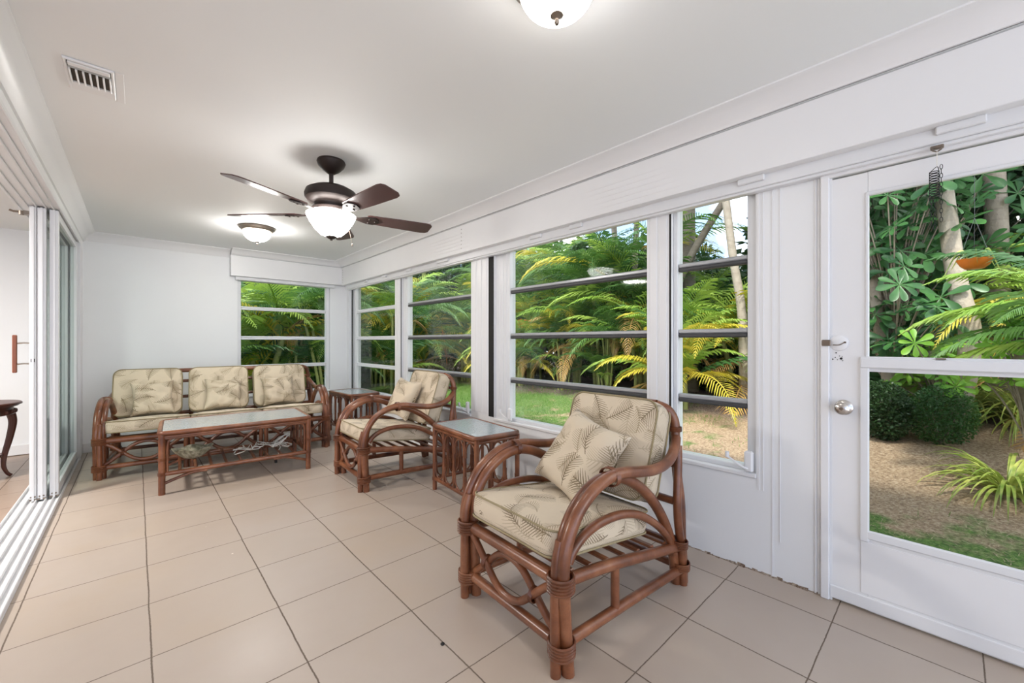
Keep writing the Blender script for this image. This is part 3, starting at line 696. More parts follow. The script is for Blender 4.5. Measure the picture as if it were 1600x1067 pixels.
# ------------------------------------------------------------------ rattan seats
def wrapband(par, p, axis, r, w=.03, name='binding'):
    """binding of thin cane round a joint: centre p, along axis"""
    m = MB(); a = Vector(axis).normalized(); p = Vector(p); k = 5
    for i in range(k):
        c = p + a * (i / (k - 1) - .5) * w; u = Vector((0, 1, 0)) if abs(a.x) > .9 else a.orthogonal().normalized(); v = a.cross(u)
        rr = r if isinstance(r, (tuple, list)) else (r, r)
        m.tube([c + u * rr[0] * math.cos(t * math.pi / 8) + v * rr[1] * math.sin(t * math.pi / 8) for t in range(16)], w / k * .62, 5, closed=True)
    return m.build(name, M['wrap'], par, 60)
def side_frame(par, y, s, back=True):
    """one arm side in the local x-z plane at local y; s=+1 / -1 outward sign. Front is at x=0, rear at x=.92"""
    o = .021 * s
    r = .0255
    def T(pts, rad=r, name='arm_bow', yy=0, n=8, inner=0):
        m = MB(); P = crom([(a, y + yy + (q if len(t) else 0), b) for (a, b, *t) in pts for q in [t[0] if t else 0]], n); m.tube(P, rad, 12); return m.build(name, M['rattan'], par, 60)
    # outer bow: foot -> arm -> back upright
    T([(.015, 0, 0), (.005, .12), (-.008, .30), (-.01, .42), (.02, .52), (.08, .605), (.17, .662), (.27, .69), (.37, .69), (.50, .668), (.60, .655), (.70, .66), (.79, .685, -.01 * s), (.86, .725, -.03 * s), (.895, .755, -.045 * s)], name='arm_bow', yy=o * .95)
    # inner bow: foot -> curves down to the rear foot
    T([(.03, 0, 0), (.025, .12), (.018, .30), (.02, .42), (.04, .515), (.098, .595), (.18, .65), (.28, .674), (.38, .66), (.48, .618), (.58, .555), (.68, .465), (.76, .365), (.82, .26), (.86, .15), (.885, .0)], name='arm_bow', yy=-o * .95)
    # third leg pole at the front (outer corner)
    T([(-.028, 0), (-.030, .15), (-.028, .30), (-.022, .42), (.0, .50)], name='front_leg', rad=.021, yy=-o * .2)
    # low arc beside the cushion
    T([(.045, .40), (.08, .445), (.15, .482), (.25, .50), (.38, .495), (.50, .465), (.61, .41), (.71, .34), (.79, .26), (.845, .17)], name='side_arc', rad=.019, yy=-o * .3)
    # side seat rail and low rail, post between
    T([(.0, .345), (.3, .305), (.6, .25), (.88, .20)], name='side_rail', rad=.025, yy=0)
    T([(.0, .105), (.3, .098), (.6, .088), (.9, .075)], name='low_rail', rad=.023, yy=0)
    m = MB(); m.tube([(.335, y, .095), (.335, y, .295)], .019, 12); m.build('side_post', M['rattan'], par, 60)
    # rear leg and leaning back upright
    T([(.925, 0), (.92, .10), (.905, .25), (.895, .42), (.893, .60, -.02 * s), (.90, .75, -.03 * s), (.898, .84, -.035 * s), (.875, .90, -.06 * s), (.85, .925, -.11 * s)], name='back_upright', rad=.024, yy=0)
    T([(.90, .0), (.895, .1), (.875, .22), (.85, .33), (.84, .45), (.865, .60, -.01 * s), (.885, .72, -.02 * s)], name='rear_leg', rad=.021, yy=o * .6)
    # bindings
    wrapband(par, (-.0, y, .10), (0, 0, 1), (.053, .05), .045)
    wrapband(par, (-.004, y, .345), (0, 0, 1), (.05, .05), .05)
    wrapband(par, (.30, y, .682), (1, 0, 0), (.049, .039), .022)
    wrapband(par, (.895, y, .10), (0, 0, 1), (.05, .045), .03)
    wrapband(par, (.873, y, .22), (.1, 0, 1), (.055, .045), .03)
    wrapband(par, (.897, y - .03 * s, .80), (0, 0, 1), (.032, .032), .02)
def front_motif(par, y0, y1):
    """crossing waves X - oval - X between two posts, in the plane x=0"""
    L = y1 - y0; zc = .225; A = .085
    for sg in (1, -1):
        pts = [(0, y0, zc - sg * .10), (0, y0 + .10 * L, zc - sg * .06), (0, y0 + .22 * L, zc + sg * .0), (0, y0 + .36 * L, zc + sg * .065), (0, y0 + .5 * L, zc + sg * A), (0, y0 + .64 * L, zc + sg * .065), (0, y0 + .78 * L, zc + sg * .0), (0, y0 + .90 * L, zc - sg * .06), (0, y1, zc - sg * .10)]
        m = MB(); m.tube([(p[0] + sg * .008, p[1], p[2]) for p in crom(pts, 6)], .0165, 10); m.build('front_wave', M['rattan'], par, 60)
    for t in (.215, .785): wrapband(par, (0, y0 + t * L, zc), (0, 1, 0), (.03, .026), .02)
def seat_unit(name, label, cat, W, nb, seed):
    root = thing(name, label, cat)
    yo = W / 2 - .045
    for s in (1, -1): side_frame(root, s * yo, s)
    def rod(nm, pts, r, n=8):
        m = MB(); m.tube(crom(pts, n) if len(pts) > 2 else pts, r, 12); return m.build(nm, M['rattan'], root, 60)
    rod('front_seat_rail', [(0, -yo, .345), (0, yo, .345)], .027)
    rod('front_low_rail', [(0, -yo, .105), (0, yo, .105)], .023)
    rod('rear_seat_rail', [(.88, -yo, .20), (.88, yo, .20)], .023)
    rod('rear_low_rail', [(.91, -yo, .08), (.91, yo, .08)], .02)
    rod('top_rail', [(.85, -yo + .11, .925), (.853, 0, .925), (.85, yo - .11, .925)], .024)
    rod('back_rail', [(.893, -yo + .03, .80), (.893, yo - .03, .80)], .018)
    rod('back_rail', [(.875, -yo + .01, .62), (.875, yo - .01, .62)], .018)
    rod('back_rail', [(.845, -yo, .44), (.845, yo, .44)], .02)
    # seat deck of slats
    for i in range(7):
        x = .07 + i * .115; z = .352 - x * .16
        m = MB(); m.box(x - .014, x + .014, -yo + .01, yo - .01, z + .010, z + .024, bev=.004); m.build('seat_slat', M['rattan'], root)
    m = MB()
    n_sec = nb
    sec = (2 * yo) / n_sec
    for i in range(n_sec):
        a = -yo + i * sec + (.03 if i == 0 else .035); b = -yo + (i + 1) * sec - (.03 if i == n_sec - 1 else .035)
        front_motif(root, a, b)
        if i:
            for dy in (-.024, .024):
                rod('centre_leg', [(0, -yo + i * sec + dy, 0), (0, -yo + i * sec + dy, .345)], .021)
            rod('centre_rear_leg', [(.89, -yo + i * sec, 0), (.87, -yo + i * sec, .22), (.845, -yo + i * sec, .44), (.885, -yo + i * sec, .75), (.85, -yo + i * sec, .925)], .021)
            rod('seat_bearer', [(0, -yo + i * sec, .345), (.88, -yo + i * sec, .20)], .02)
    # seat cushions, tipped back
    cw = (2 * yo - .05) / n_sec
    for i in range(n_sec):
        yc = -yo + .025 + cw * (i + .5)
        T = Matrix.Translation((.325, yc, .395 + .03)) @ Matrix.Rotation(R(7.5), 4, 'Y')
        cushion_part('seat_cushion', root, .68, cw - .008, .10, T, .024, .06, seed + i)
        T = Matrix.Translation((.735, yc + (.055 if n_sec > 1 else 0), .70)) @ Matrix.Rotation(R(-72), 4, 'Y')
        cushion_part('back_cushion', root, .50, cw - (.065 if n_sec > 1 else .02), .125, T, .022, .07, seed + 5 + i)
    return root
ch = seat_unit('rattan_armchair', 'large rattan armchair in the foreground with palm-print cushions', 'armchair', .72, 1, 1)
ch['group'] = 'rattan armchairs'
ch.location = (1.205, 1.325, 0); ch.rotation_euler = (0, 0, R(-3.0))
ch2 = dup(ch, (1.42, 3.675, 0), R(-2.6), 'rattan armchair between the two side tables, further from the camera')
sofa = seat_unit('rattan_sofa', 'three-seat rattan sofa with palm-print cushions against the end wall', 'sofa', 2.02, 3, 20)
sofa.location = (.712, 5.19, 0); sofa.rotation_euler = (0, 0, R(90 - 5.4))
bpy.context.view_layer.update()
def on(root, x, y, z, lean, spin, twist=0):
    return Matrix.Translation(root.location) @ root.rotation_euler.to_matrix().to_4x4() @ Matrix.Translation((x, y, z)) @ Matrix.Rotation(R(twist), 4, 'Z') @ Matrix.Rotation(R(-lean), 4, 'Y') @ Matrix.Rotation(R(spin), 4, 'Z')
pillow('palm-print throw pillow propped on the foreground armchair', on(ch, .485, .015, .665, 56, -13, -4), 1, .455, .15)
pillow('palm-print throw pillow standing on the farther armchair', on(ch2, .545, .09, .69, 66, -4, 6), 2, .42, .13)
pillow('throw pillow at the left end of the sofa, beside the wall with sliding doors', on(sofa,   .575, .64, .655, 72, 2, 0), 3, .38, .11)
pillow('throw pillow on the middle seat of the sofa', on(sofa, .57, .02, .655, 70, -2, 0), 4, .38, .11)
pillow('throw pillow at the window end of the sofa', on(sofa, .575, -.54, .66, 72, 4, 0), 5, .38, .11)

# ------------------------------------------------------------------ tables
def spindle_side(par, a, b, z0, z1, n, loops=True):
    """vertical rods between corner points a and b (2D), thin bent-cane loops in the bays"""
    a, b = Vector((*a, 0)), Vector((*b, 0)); dv = (b - a); L = dv.length; u = dv / L
    P = [a + dv * (i + 1) / (n + 1) for i in range(n)]
    for p in P:
        m = MB(); m.tube([(p.x, p.y, z0), (p.x, p.y, z1)], .0135, 10); m.build('spindle', M['rattan'], par, 60)
    if loops:
        pts = [a] + P + [b]
        for i in range(len(pts) - 1):
            c = (pts[i] + pts[i + 1]) / 2; hw = (pts[i + 1] - pts[i]).length / 2 - .018
            for up in ((0, 1) if i % 2 == 0 else (1, 0))[:2]:
                zc = (z0 + .016) if up else (z1 - .016); sg = 1 if up else -1
                q = [c + u * hw * math.cos(t) + Vector((0, 0, zc + sg * (.075 - .075 * math.sin(t)))) for t in [math.pi * w / 10 for w in range(11)]]
                q = [q[0] + Vector((0, 0, sg * .05))] + q + [q[-1] + Vector((0, 0, sg * .05))]
                m = MB(); m.tube(q, .0068, 7); m.build('cane_loop', M['rattan'], par, 60)
def roundrect(w, d, r, z, n=6):
    pts = []
    for cx, cy, a0 in ((1, 1, 0), (-1, 1, 90), (-1, -1, 180), (1, -1, 270)):
        for q in range(n + 1): a = R(a0 + q * 90 / n); pts.append(((w / 2 - r) * cx + r * math.cos(a), (d / 2 - r) * cy + r * math.sin(a), z))
    return pts
def table_top(par, w, d, h):
    m = MB(); m.tube(roundrect(w, d, .045, h - .020), .019, 10, closed=True); m.build('top_rim', M['rattan'], par, 60)
    m = MB(); m.tube(roundrect(w - .01, d - .01, .045, h - .050), .013, 8, closed=True); m.build('apron_rail', M['rattan'], par, 60)
    m = MB(); o = roundrect(w - .035, d - .035, .03, h - .012); n = len(o); m.add(o + [(x, y, h - .005) for x, y, z in o], [tuple(range(n)), tuple(range(n, 2 * n))] + [(i, (i + 1) % n, n + (i + 1) % n, n + i) for i in range(n)]); m.build('glass_top', M['tableglass'], par, 30)
def side_table(label, loc, rz, w=.40, d=.68, h=.57):
    t = thing('rattan_side_table', label, 'side table', loc, rz, 'rattan side tables')
    table_top(t, w, d, h); X, Y = w / 2 - .012, d / 2 - .012
    for sx in (1, -1):
        for sy in (1, -1):
            m = MB(); m.tube([(sx * X, sy * Y, 0), (sx * X, sy * Y, h - .03)], .0185, 12); m.build('leg', M['rattan'], t, 60)
            wrapband(t, (sx * X, sy * Y, .095), (0, 0, 1), .0215, .02)
    zb = .095
    for a, b, n in (((-X, -Y), (-X, Y), 3), ((X, -Y), (X, Y), 3), ((-X, -Y), (X, -Y), 2), ((-X, Y), (X, Y), 2)):
        m = MB(); m.tube([(*a, zb), (*b, zb)], .0155, 10); m.build('low_rail', M['rattan'], t, 60)
        spindle_side(t, a, b, zb, h - .05, n)
    return t
st1 = side_table('rattan side table with pebbled glass top between the two armchairs', (2.03, 2.655, 0), R(-5))
st2 = side_table('rattan side table with glass top in the corner beside the sofa', (2.235, 5.68, 0), R(4))
# coffee table
ct = thing('rattan_coffee_table', 'long rattan coffee table with pebbled glass top and slatted shelf', 'coffee table', (.722, 4.685, 0), R(-3.4))
w, dp, h = 1.13, .65, .525; table_top(ct, w, dp, h); X, Y = w / 2 - .014, dp / 2 - .014
for sx in (1, -1):
    for sy in (1, -1):
        m = MB(); m.tube([(sx * X, sy * Y, 0), (sx * X, sy * Y, h - .03)], .0235, 12); m.build('leg', M['rattan'], ct, 60)
        wrapband(ct, (sx * X, sy * Y, .17), (0, 0, 1), .0265, .02); wrapband(ct, (sx * X, sy * Y, .29), (0, 0, 1), .026, .018)
        m = MB(); m.tube(crom([(sx * X, sy * Y, .085), (sx * (X - .10), sy * Y, .12), (sx * (X - .20), sy * Y, .148), (sx * (X - .30), sy * Y, .15)], 5), .0125, 8); m.build('knee_brace', M['rattan'], ct, 60)
        m = MB(); m.tube(crom([(sx * (X - .035), sy * Y, .185), (sx * (X - .035), sy * Y, .40), (sx * (X - .065), sy * Y, .455), (sx * (X - .14), sy * Y, .468)], 5), .0085, 8); m.build('corner_cane', M['rattan'], ct, 60)
for sy in (1, -1):
    m = MB(); m.tube([(-X, sy * Y, .168), (X, sy * Y, .168)], .0185, 10); m.build('shelf_rail', M['rattan'], ct, 60)
    m = MB(); m.tube([(-X, sy * Y, .46), (X, sy * Y, .46)], .012, 10); m.build('long_apron', M['rattan'], ct, 60)
for sx in (1, -1):
    m = MB(); m.tube([(sx * X, -Y, .168), (sx * X, Y, .168)], .0165, 10); m.build('end_rail', M['rattan'], ct, 60)
    spindle_side(ct, (sx * X, -Y), (sx * X, Y), .168, h - .05, 3)
for i in range(9):
    x = -X + .115 + i * (2 * X - .23) / 8; m = MB(); m.tube([(x, -Y, .170), (x, Y, .170)], .0125, 8); m.build('shelf_slat', M['rattan'], ct, 60)
# bowl on the shelf
def ctw(x, y, z):
    a = ct.rotation_euler.z; return (ct.location.x + x * math.cos(a) - y * math.sin(a), ct.location.y + x * math.sin(a) + y * math.cos(a), z)
m = MB(); prof = [(.0, .0), (.045, .0), (.08, .022), (.115, .06), (.135, .095), (.128, .095), (.10, .056), (.068, .024), (.04, .010), (.0, .008)]
n = 36; vs = []
for r, z in prof:
    for q in range(n):
        a = 2 * math.pi * q / n; k = 1 + .05 * math.sin(3 * a) + .035 * math.sin(7 * a) + .018 * math.sin(15 * a) * (r / .13); vs.append((r * k * math.cos(a) * 1.12, r * k * math.sin(a) * .9, z + (.008 * math.sin(5 * a) * (r / .13) ** 2)))
m.add(vs, [(i * n + q, i * n + (q + 1) % n, (i + 1) * n + (q + 1) % n, (i + 1) * n + q) for i in range(len(prof) - 1) for q in range(n)])
bw = m.build('shell_bowl', M['shell'], None, 60); bw.location = ctw(-.34, .08, .183); tag(bw, 'mottled grey-green shell-shaped bowl on the coffee table shelf', 'bowl')
random.seed(21); m = MB()
for s in range(5):
    pts = []; cx, cy = .22, -.04
    for i in range(12):
        t = i / 11; pts.append((cx - .24 + .44 * t + random.uniform(-.03, .03), cy + random.uniform(-.11, .11), .196 + abs(random.gauss(0, .018)) + (.03 * math.sin(t * 3.1))))
    m.tube(crom(pts, 5), .0038, 6)
for s in range(4):
    a0 = random.uniform(0, 6); m.tube([(.36 + (.055 + .008 * s) * math.cos(a0 + t * .35) * (1 + .1 * math.sin(t)), -.02 + .07 * math.sin(a0 + t * .35), .20 + .05 * (1 + math.cos(a0 + t * .35)) + s * .006) for t in range(19)], .0038, 6)
m.tube(crom([(.34, -.05, .22), (.345, -.09, .20), (.32, -.12, .17), (.325, -.125, .12), (.30, -.13, .09)], 5), .004, 6)
cd = m.build('power_cord', M['cord'], None, 60); cd.location = (ct.location.x, ct.location.y, 0); cd.rotation_euler = ct.rotation_euler
tag(cd, 'tangled white cord heaped on the coffee table shelf', 'cord')
m = MB(); m.box(.288, .312, -.14, -.12, .06, .095, bev=.004); m.build('plug', M['black'], cd)
# small dark debris on the floor tiles
m = MB(); m.lathe([(.001, 0), (.008, 0), (.009, .004), (.005, .008), (.001, .009)], (0, 0, 0), 7); db = m.build('floor_debris', M['black'], None, 0); db.location = (.936, 1.44, 0); tag(db, 'small dark crumb on the floor tile left of the foreground armchair', 'debris')
# round carved table in the adjacent room
rt = thing('round_side_table', 'dark carved round side table in the room beyond the sliding doors', 'side table', (-1.08, 5.95, 0))
m = MB(); m.lathe([(.0001, .66), (.26, .66), (.275, .672), (.29, .68), (.29, .692), (.28, .70), (.0001, .70)], n=48); m.build('tabletop', M['darkwood'], rt)
m = MB()
m.lathe([(.235, .585), (.25, .59), (.24, .61), (.235, .66), (.225, .66), (.225, .585)], n=48)
for i in range(24):
    a = i * math.pi / 12; m.lathe([(.0001, -.02), (.014, -.014), (.018, 0), (.014, .014), (.0001, .02)], (.245 * math.cos(a), .245 * math.sin(a), .615), 8)
m.build('carved_apron', M['darkwood'], rt)
for i in range(4):
    a = R(20 + 90 * i); P = [(.22, .60), (.235, .50), (.215, .35), (.185, .2), (.18, .10), (.20, .03), (.225, .0)]
    m = MB(); m.tube(crom([(r * math.cos(a), r * math.sin(a), z) for r, z in P], 6), [.032 - .018 * min(1, i / 28) for i in range(37)], 10); m.build('leg', M['darkwood'], rt)
m = MB(); m.lathe([(.0001, .20), (.17, .20), (.175, .21), (.17, .22), (.0001, .22)], n=32); m.build('lower_shelf', M['darkwood'], rt)
# unseen area light added to fill the adjacent room and brighten the sunroom
la = bpy.data.lights.new('adjacent_room_fill', 'AREA'); la.shape = 'DISK'; la.size = .5; la.energy = 48; la.color = (1, .95, .9); lo = bpy.data.objects.new('adjacent_room_fill', la); C.objects.link(lo); lo.location = (-2.2, 4.3, 2.45)

# roof over the rooms, keeps the sun off the floor
m = MB(); m.box(-7, 3.15, YR - .2, 7.4, ZC + .16, ZC + .3); o = struct(m.build('ceiling_roof_slab', M['roof'], None, 0))

# ------------------------------------------------------------------ yard
def gz(x, y):
    b = -.12 + .34 * max(0, min(1, (x - 3.6) / 4.4)) + .30 * max(0, min(1, (x - 4.6) / 3.0)) * max(0, min(1, (2.2 - y) / 1.6))
    return b + .015 * noise.noise(Vector((x * .8, y * .8, 0)))
m = MB(); NX, NY = 90, 110; x0, x1, y0, y1 = 2.62, 26, -9, 28
def gx(i): t = i / NX; return x0 + (x1 - x0) * t ** 1.6
for i in range(NX + 1):
    for j in range(NY + 1):
        x = gx(i); y = y0 + (y1 - y0) * j / NY; m.v.append((x, y, gz(x, y)))
for i in range(NX):
    for j in range(NY): q = i * (NY + 1) + j; m.f.append((q, q + 1, q + NY + 2, q + NY + 1)); m.mi.append(0)
g = m.build('ground', M['ground']); struct(g)
m = MB()
for i in range(41):
    for j in range(31): m.v.append((-7 + 9.62 * i / 40, 6.79 + 18 * j / 30, -.12))
for i in range(40):
    for j in range(30): q = i * 31 + j; m.f.append((q, q + 1, q + 32, q + 31)); m.mi.append(0)
struct(m.build('ground_behind_house', M['ground']))

def frond(mb, base, az, elev, L, droop, mi, nl=30, wid=.42, seed=0, vee=.5, hk=1.0):
    """arching pinnate leaf"""
    rnd = random.Random(seed); pts = []; p = Vector(base); e = elev; seg = 12
    for i in range(seg + 1):
        pts.append(p.copy()); d = Vector((math.cos(az) * math.cos(e), math.sin(az) * math.cos(e), math.sin(e))); p = p + d * L / seg; e -= droop / seg * (0.5 + i / seg)
    mb.tube(pts, [.014 * (1 - .8 * i / seg) for i in range(seg + 1)], 4, mi=mi, cap=False)
    side = Vector((-math.sin(az), math.cos(az), 0))
    for i in range(nl):
        t = .16 + .84 * i / (nl - 1); f = t * seg; a = min(seg - 1, int(f)); P = pts[a].lerp(pts[a + 1], f - a); T = (pts[a + 1] - pts[a]).normalized(); U = side.cross(T).normalized()
        if U.z < 0: U = -U
        ll = L * wid * math.sin(math.pi * (.12 + .86 * t) ** .8) * rnd.uniform(.85, 1.05) * .62
        for sg in (1, -1):
            ang = .95 - .35 * t
            d = (side * sg * math.sin(ang) + T * math.cos(ang) + U * vee * .5).normalized(); d2 = (d + Vector((0, 0, -.45 - rnd.random() * .35))).normalized()
            wv = T.cross(U).normalized() if False else T; hw = (.010 + .005 * (1 - t)) * hk
            a0 = P; a1 = P + d * ll * .45; a2 = a1 + d2 * ll * .4; a3 = a2 + (d2 + Vector((0, 0, -.3))).normalized() * ll * .2
            w = (T * .9 + U * .2).normalized()
            b = len(mb.v)
            mb.v += [tuple(a0 - w * hw * .5), tuple(a0 + w * hw * .5), tuple(a1 - w * hw), tuple(a1 + w * hw), tuple(a2 - w * hw * .8), tuple(a2 + w * hw * .8), tuple(a3)]
            mb.f += [(b, b + 1, b + 3, b + 2), (b + 2, b + 3, b + 5, b + 4), (b + 4, b + 5, b + 6)]; mb.mi += [mi] * 3
PM = ['palm', 'palmlight', 'palmyellow', 'palmdark', 'palmdry']
def palm_proto(seed, nst=6, hmax=2.0, L=1.7, weights=(5, 3, 1.2, 3, .5), per=7):
    rnd = random.Random(seed); t = thing('areca_palm', 'x', 'palm')
    st = MB(); fo = MB()
    for i in range(nst):
        a = rnd.uniform(0, 6.28); r = rnd.uniform(.02, .28); h = hmax * rnd.uniform(.25, 1) if i else hmax; lean = rnd.uniform(.03, .2)
        b0 = Vector((r * math.cos(a), r * math.sin(a), -.1)); tp = b0 + Vector((math.cos(a) * lean * h, math.sin(a) * lean * h, h + .1))
        mid = (b0 + tp) / 2 + Vector((math.cos(a), math.sin(a), 0)) * -.04
        st.tube(crom([b0, mid, tp], 5), .032, 8)
        n = per if i else per + 2
        for q in range(n):
            az = a + q * 2.4 + rnd.uniform(-.3, .3); el = R(rnd.uniform(25, 80)); mi = rnd.choices(range(5), weights)[0]
            if mi == 4: el = R(rnd.uniform(0, 25))
            frond(fo, tp, az, el, L * rnd.uniform(.75, 1.1), rnd.uniform(1.3, 2.2), mi, 30, seed=seed * 100 + i * 10 + q)
    st.build('stem', M['stem'], t, 60); fo.build('fronds', [M[x] for x in PM], t, 0, fixn=False)
    return t
def leafcloud(mb, cen, rad, n, size, seed, mi=0, shell=.55):
    rnd = random.Random(seed)
    for i in range(n):
        while True:
            d = Vector((rnd.uniform(-1, 1), rnd.uniform(-1, 1), rnd.uniform(-1, 1)))
            if shell < d.length < 1: break
        p = Vector(cen) + Vector((d.x * rad[0], d.y * rad[1], d.z * rad[2])); 
        t = Vector((rnd.gauss(0, 1), rnd.gauss(0, 1), rnd.gauss(0, .6) - .3)).normalized(); u = t.orthogonal().normalized(); u = (Matrix.Rotation(rnd.uniform(0, 6.28), 3, t) @ u)
        s = size * rnd.uniform(.6, 1.2); b = len(mb.v)
        mb.v += [tuple(p), tuple(p + t * s * .5 + u * s * .24), tuple(p + t * s), tuple(p + t * s * .5 - u * s * .24)]; mb.f.append((b, b + 1, b + 2, b + 3)); mb.mi.append(mi)
protoA = palm_proto(3, 6, 2.1, 1.75); protoB = palm_proto(9, 7, 1.5, 1.6, (4, 4, 2.2, 1.5, .7)); protoC = palm_proto(14, 6, 2.6, 1.9, (5, 2, .6, 4, .5)); protoD = palm_proto(23, 5, .8, 1.45, (2, 4, 4, .5, .6)); protoE = palm_proto(31, 6, 2.0, 1.8, (6, 2, .1, 4, .1))
used = set()
def plant(proto, x, y, rz, sc, label, dz=0):
    z = (gz(x, y) if x > 2.6 else -.12) + dz
    if proto.name not in used:
        used.add(proto.name); proto.location = (x, y, z); proto.rotation_euler = (0, 0, rz); proto.scale = (sc,) * 3; proto['label'] = label; proto['group'] = 'areca palms in the yard'; return proto
    return dup(proto, (x, y, z), rz, label, sc)
# seen through the wide window, left to right
plant(protoA, 8.0, 8.9, .3, 1.25, 'palm clump at the left edge of the wide window, behind the lawn')
plant(protoB, 7.7, 7.7, 1.9, 1.3, 'palm clump left of centre in the wide window, over the dirt edge')
plant(protoC, 8.6, 7.0, .7, 1.15, 'tall palm with green stems near the middle of the wide window')
plant(protoB, 7.8, 6.2, 4.0, 1.3, 'palm clump with drooping fronds in the middle of the wide window')
plant(protoA, 7.7, 5.2, 2.3, 1.15, 'palm clump right of centre in the wide window')
plant(protoC, 8.5, 4.7, 3.3, 1.1, 'tall palm by the right edge of the wide window')
plant(protoB, 7.6, 4.2, 5.3, 1.2, 'palm partly hidden by the post between the wide and narrow windows')
plant(protoD, 7.0, 7.3, .4, 1.3, 'low palm in front of the clump left of centre in the wide window')
plant(protoE, 7.1, 6.0, 2.4, .55, 'low green palm at the middle foot of the wide window view')
plant(protoE, 7.2, 4.9, 5.2, .6, 'low green palm at the right foot of the wide window view')
plant(protoE, 7.9, 8.2, 3.7, .7, 'low green palm at the left foot of the wide window view')
# narrow window
plant(protoD, 6.9, 3.05, 1.1, 1.2, 'low yellow-green palm in the lower half of the narrow window')
plant(protoD, 8.3, 2.5, 2.9, 1.35, 'lime palm behind the yellow one in the narrow window')
plant(protoA, 8.9, 3.6, 5.0, .8, 'green palm in the upper left of the narrow window')
# second window
plant(protoB, 7.0, 9.6, .5, 1.15, 'yellow-green palm in the window behind the farther armchair, right side')
plant(protoD, 6.4, 10.9, 3.5, 1.9, 'tall lime palm in the window behind the farther armchair, left side')
plant(protoC, 6.8, 12.2, 2.0, 1.05, 'dark palm behind the lime palm left of the farther armchair window')
# corner window and end window
plant(protoE, 4.6, 9.3, 1.0, .95, 'deep green palm in the narrow corner window')
plant(protoE, 4.9, 11.0, 2.4, 1.15, 'tall deep green palm behind the one in the corner window')
plant(protoE, 3.1, 8.9, 4.2, .95, 'deep green palm on the right side of the end window above the sofa')
plant(protoE, 2.5, 9.7, 5.6, .9, 'green palm with arching fronds in the middle of the end window')
plant(protoD, 1.45, 9.3, .2, 1.75, 'bright lime palm in the upper left of the end window')
plant(protoC, 2.9, 10.6, 1.2, 1.0, 'palm standing farthest back in the end window')
plant(protoE, .8, 9.0, 2.2, .9, 'palm at the left edge of the end window')
# door side
plant(protoD, 7.2, -1.5, 2.0, 1.3, 'bright palm arching into the right of the door window')
plant(protoB, 7.6, .25, .9, .8, 'palm behind the orange pot, seen through the door window')
plant(protoA, 8.6, 1.6, 4.4, .9, 'palm hidden behind the white pier between narrow window and door')

# leafy hedge plants as backdrop
def hedge_proto(seed, w, d, h, n, mat, size=.14):
    t = thing('hedge_shrub', 'x', 'shrub'); m = MB(); leafcloud(m, (0, 0, h * .5), (w, d, h * .55), n, size, seed, 0, .35); m.build('leaves', M[mat], t, 0, fixn=False)
    m = MB(); rnd = random.Random(seed)
    for i in range(5): a = rnd.uniform(0, 6.28); m.tube([(0, 0, -.1), (w * .5 * math.cos(a), d * .5 * math.sin(a), h * .6)], [.04, .012], 6)
    m.build('branches', M['bark'], t, 60); return t
hp = hedge_proto(5, 1.5, 1.1, 3.0, 9000, 'bushdark', .17)
hp2 = hedge_proto(6, 1.3, 1.0, 2.2, 7000, 'bush', .12)
def hedge(proto, x, y, rz, sc, label):
    z = gz(x, y) if x > 2.6 else -.12
    if proto.name not in used:
        used.add(proto.name); proto.location = (x, y, z); proto.rotation_euler = (0, 0, rz); proto.scale = (sc,) * 3; proto['label'] = label; proto['group'] = 'dense shrubs behind the palms'; return proto
    o = dup(proto, (x, y, z), rz, label, sc); return o
hl = ['behind the pier between narrow window and door', 'at the back of the narrow window view', 'behind the right part of the wide window', 'behind the middle of the wide window', 'behind the left edge of the wide window', 'behind the lime palm beyond the farther armchair', 'at the left of the view beyond the farther armchair', 'at the back of the corner window view', 'at the back right of the end window view', 'at the back middle of the end window view', 'at the back left of the end window view', 'beyond the wall left of the end window']
for i, (x, y, s) in enumerate(((10.3, 1.2, 1.3), (10.8, 3.2, 1.0), (10.9, 5.4, 1.32), (10.6, 7.7, 1.4), (10.4, 10.0, 1.5), (9.4, 12.2, 1.5), (8.2, 14.2, 1.4), (6.2, 14.6, 1.4), (4.2, 13.4, 1.4), (2.4, 12.6, 1.35), (.4, 12.4, 1.3), (-1.5, 12.2, 1.2))): hedge(hp, x, y, i * 1.3, s, 'dense dark green shrub ' + hl[i])
fl = ['left of the wide window view', 'between the palms in the middle of the wide window', 'at the left of the narrow window view', 'beyond the farther armchair, right of the lime palm', 'beyond the farther armchair, by the lime palm', 'behind the yellow palm of the narrow window', 'in the corner window, behind its palms']
for i, (x, y, s) in enumerate(((9.0, 9.9, .9), (9.3, 6.2, .9), (9.2, 3.9, .8), (7.2, 11.6, .9), (5.8, 12.3, 1.0), (9.2, 2.0, .75), (4.0, 11.6, .9))):
    o = hedge(hp2, x, y, i * 2.1, s, 'leafy mid-green shrub ' + fl[i]); o['group'] = 'mid-green filler shrubs'
o = hedge(hp, 9.2, -.6, 1.2, 1.45, 'dense dark shrub filling the back of the door window'); o = hedge(hp, 9.6, .9, 2.2, 1.45, 'dense dark shrub at the back left of the door window'); hedge(hp2, 8.3, .5, 2.2, .62, 'mid-green shrub low in the door window behind the umbrella plant')

hedge(hp, 6.0, .52, .7, .2, 'small low leafy shrub in the mulch at the top left of the lower door pane')
hedge(hp2, 6.1, .08, 2.7, .26, 'small low leafy shrub at the top middle of the lower door pane')
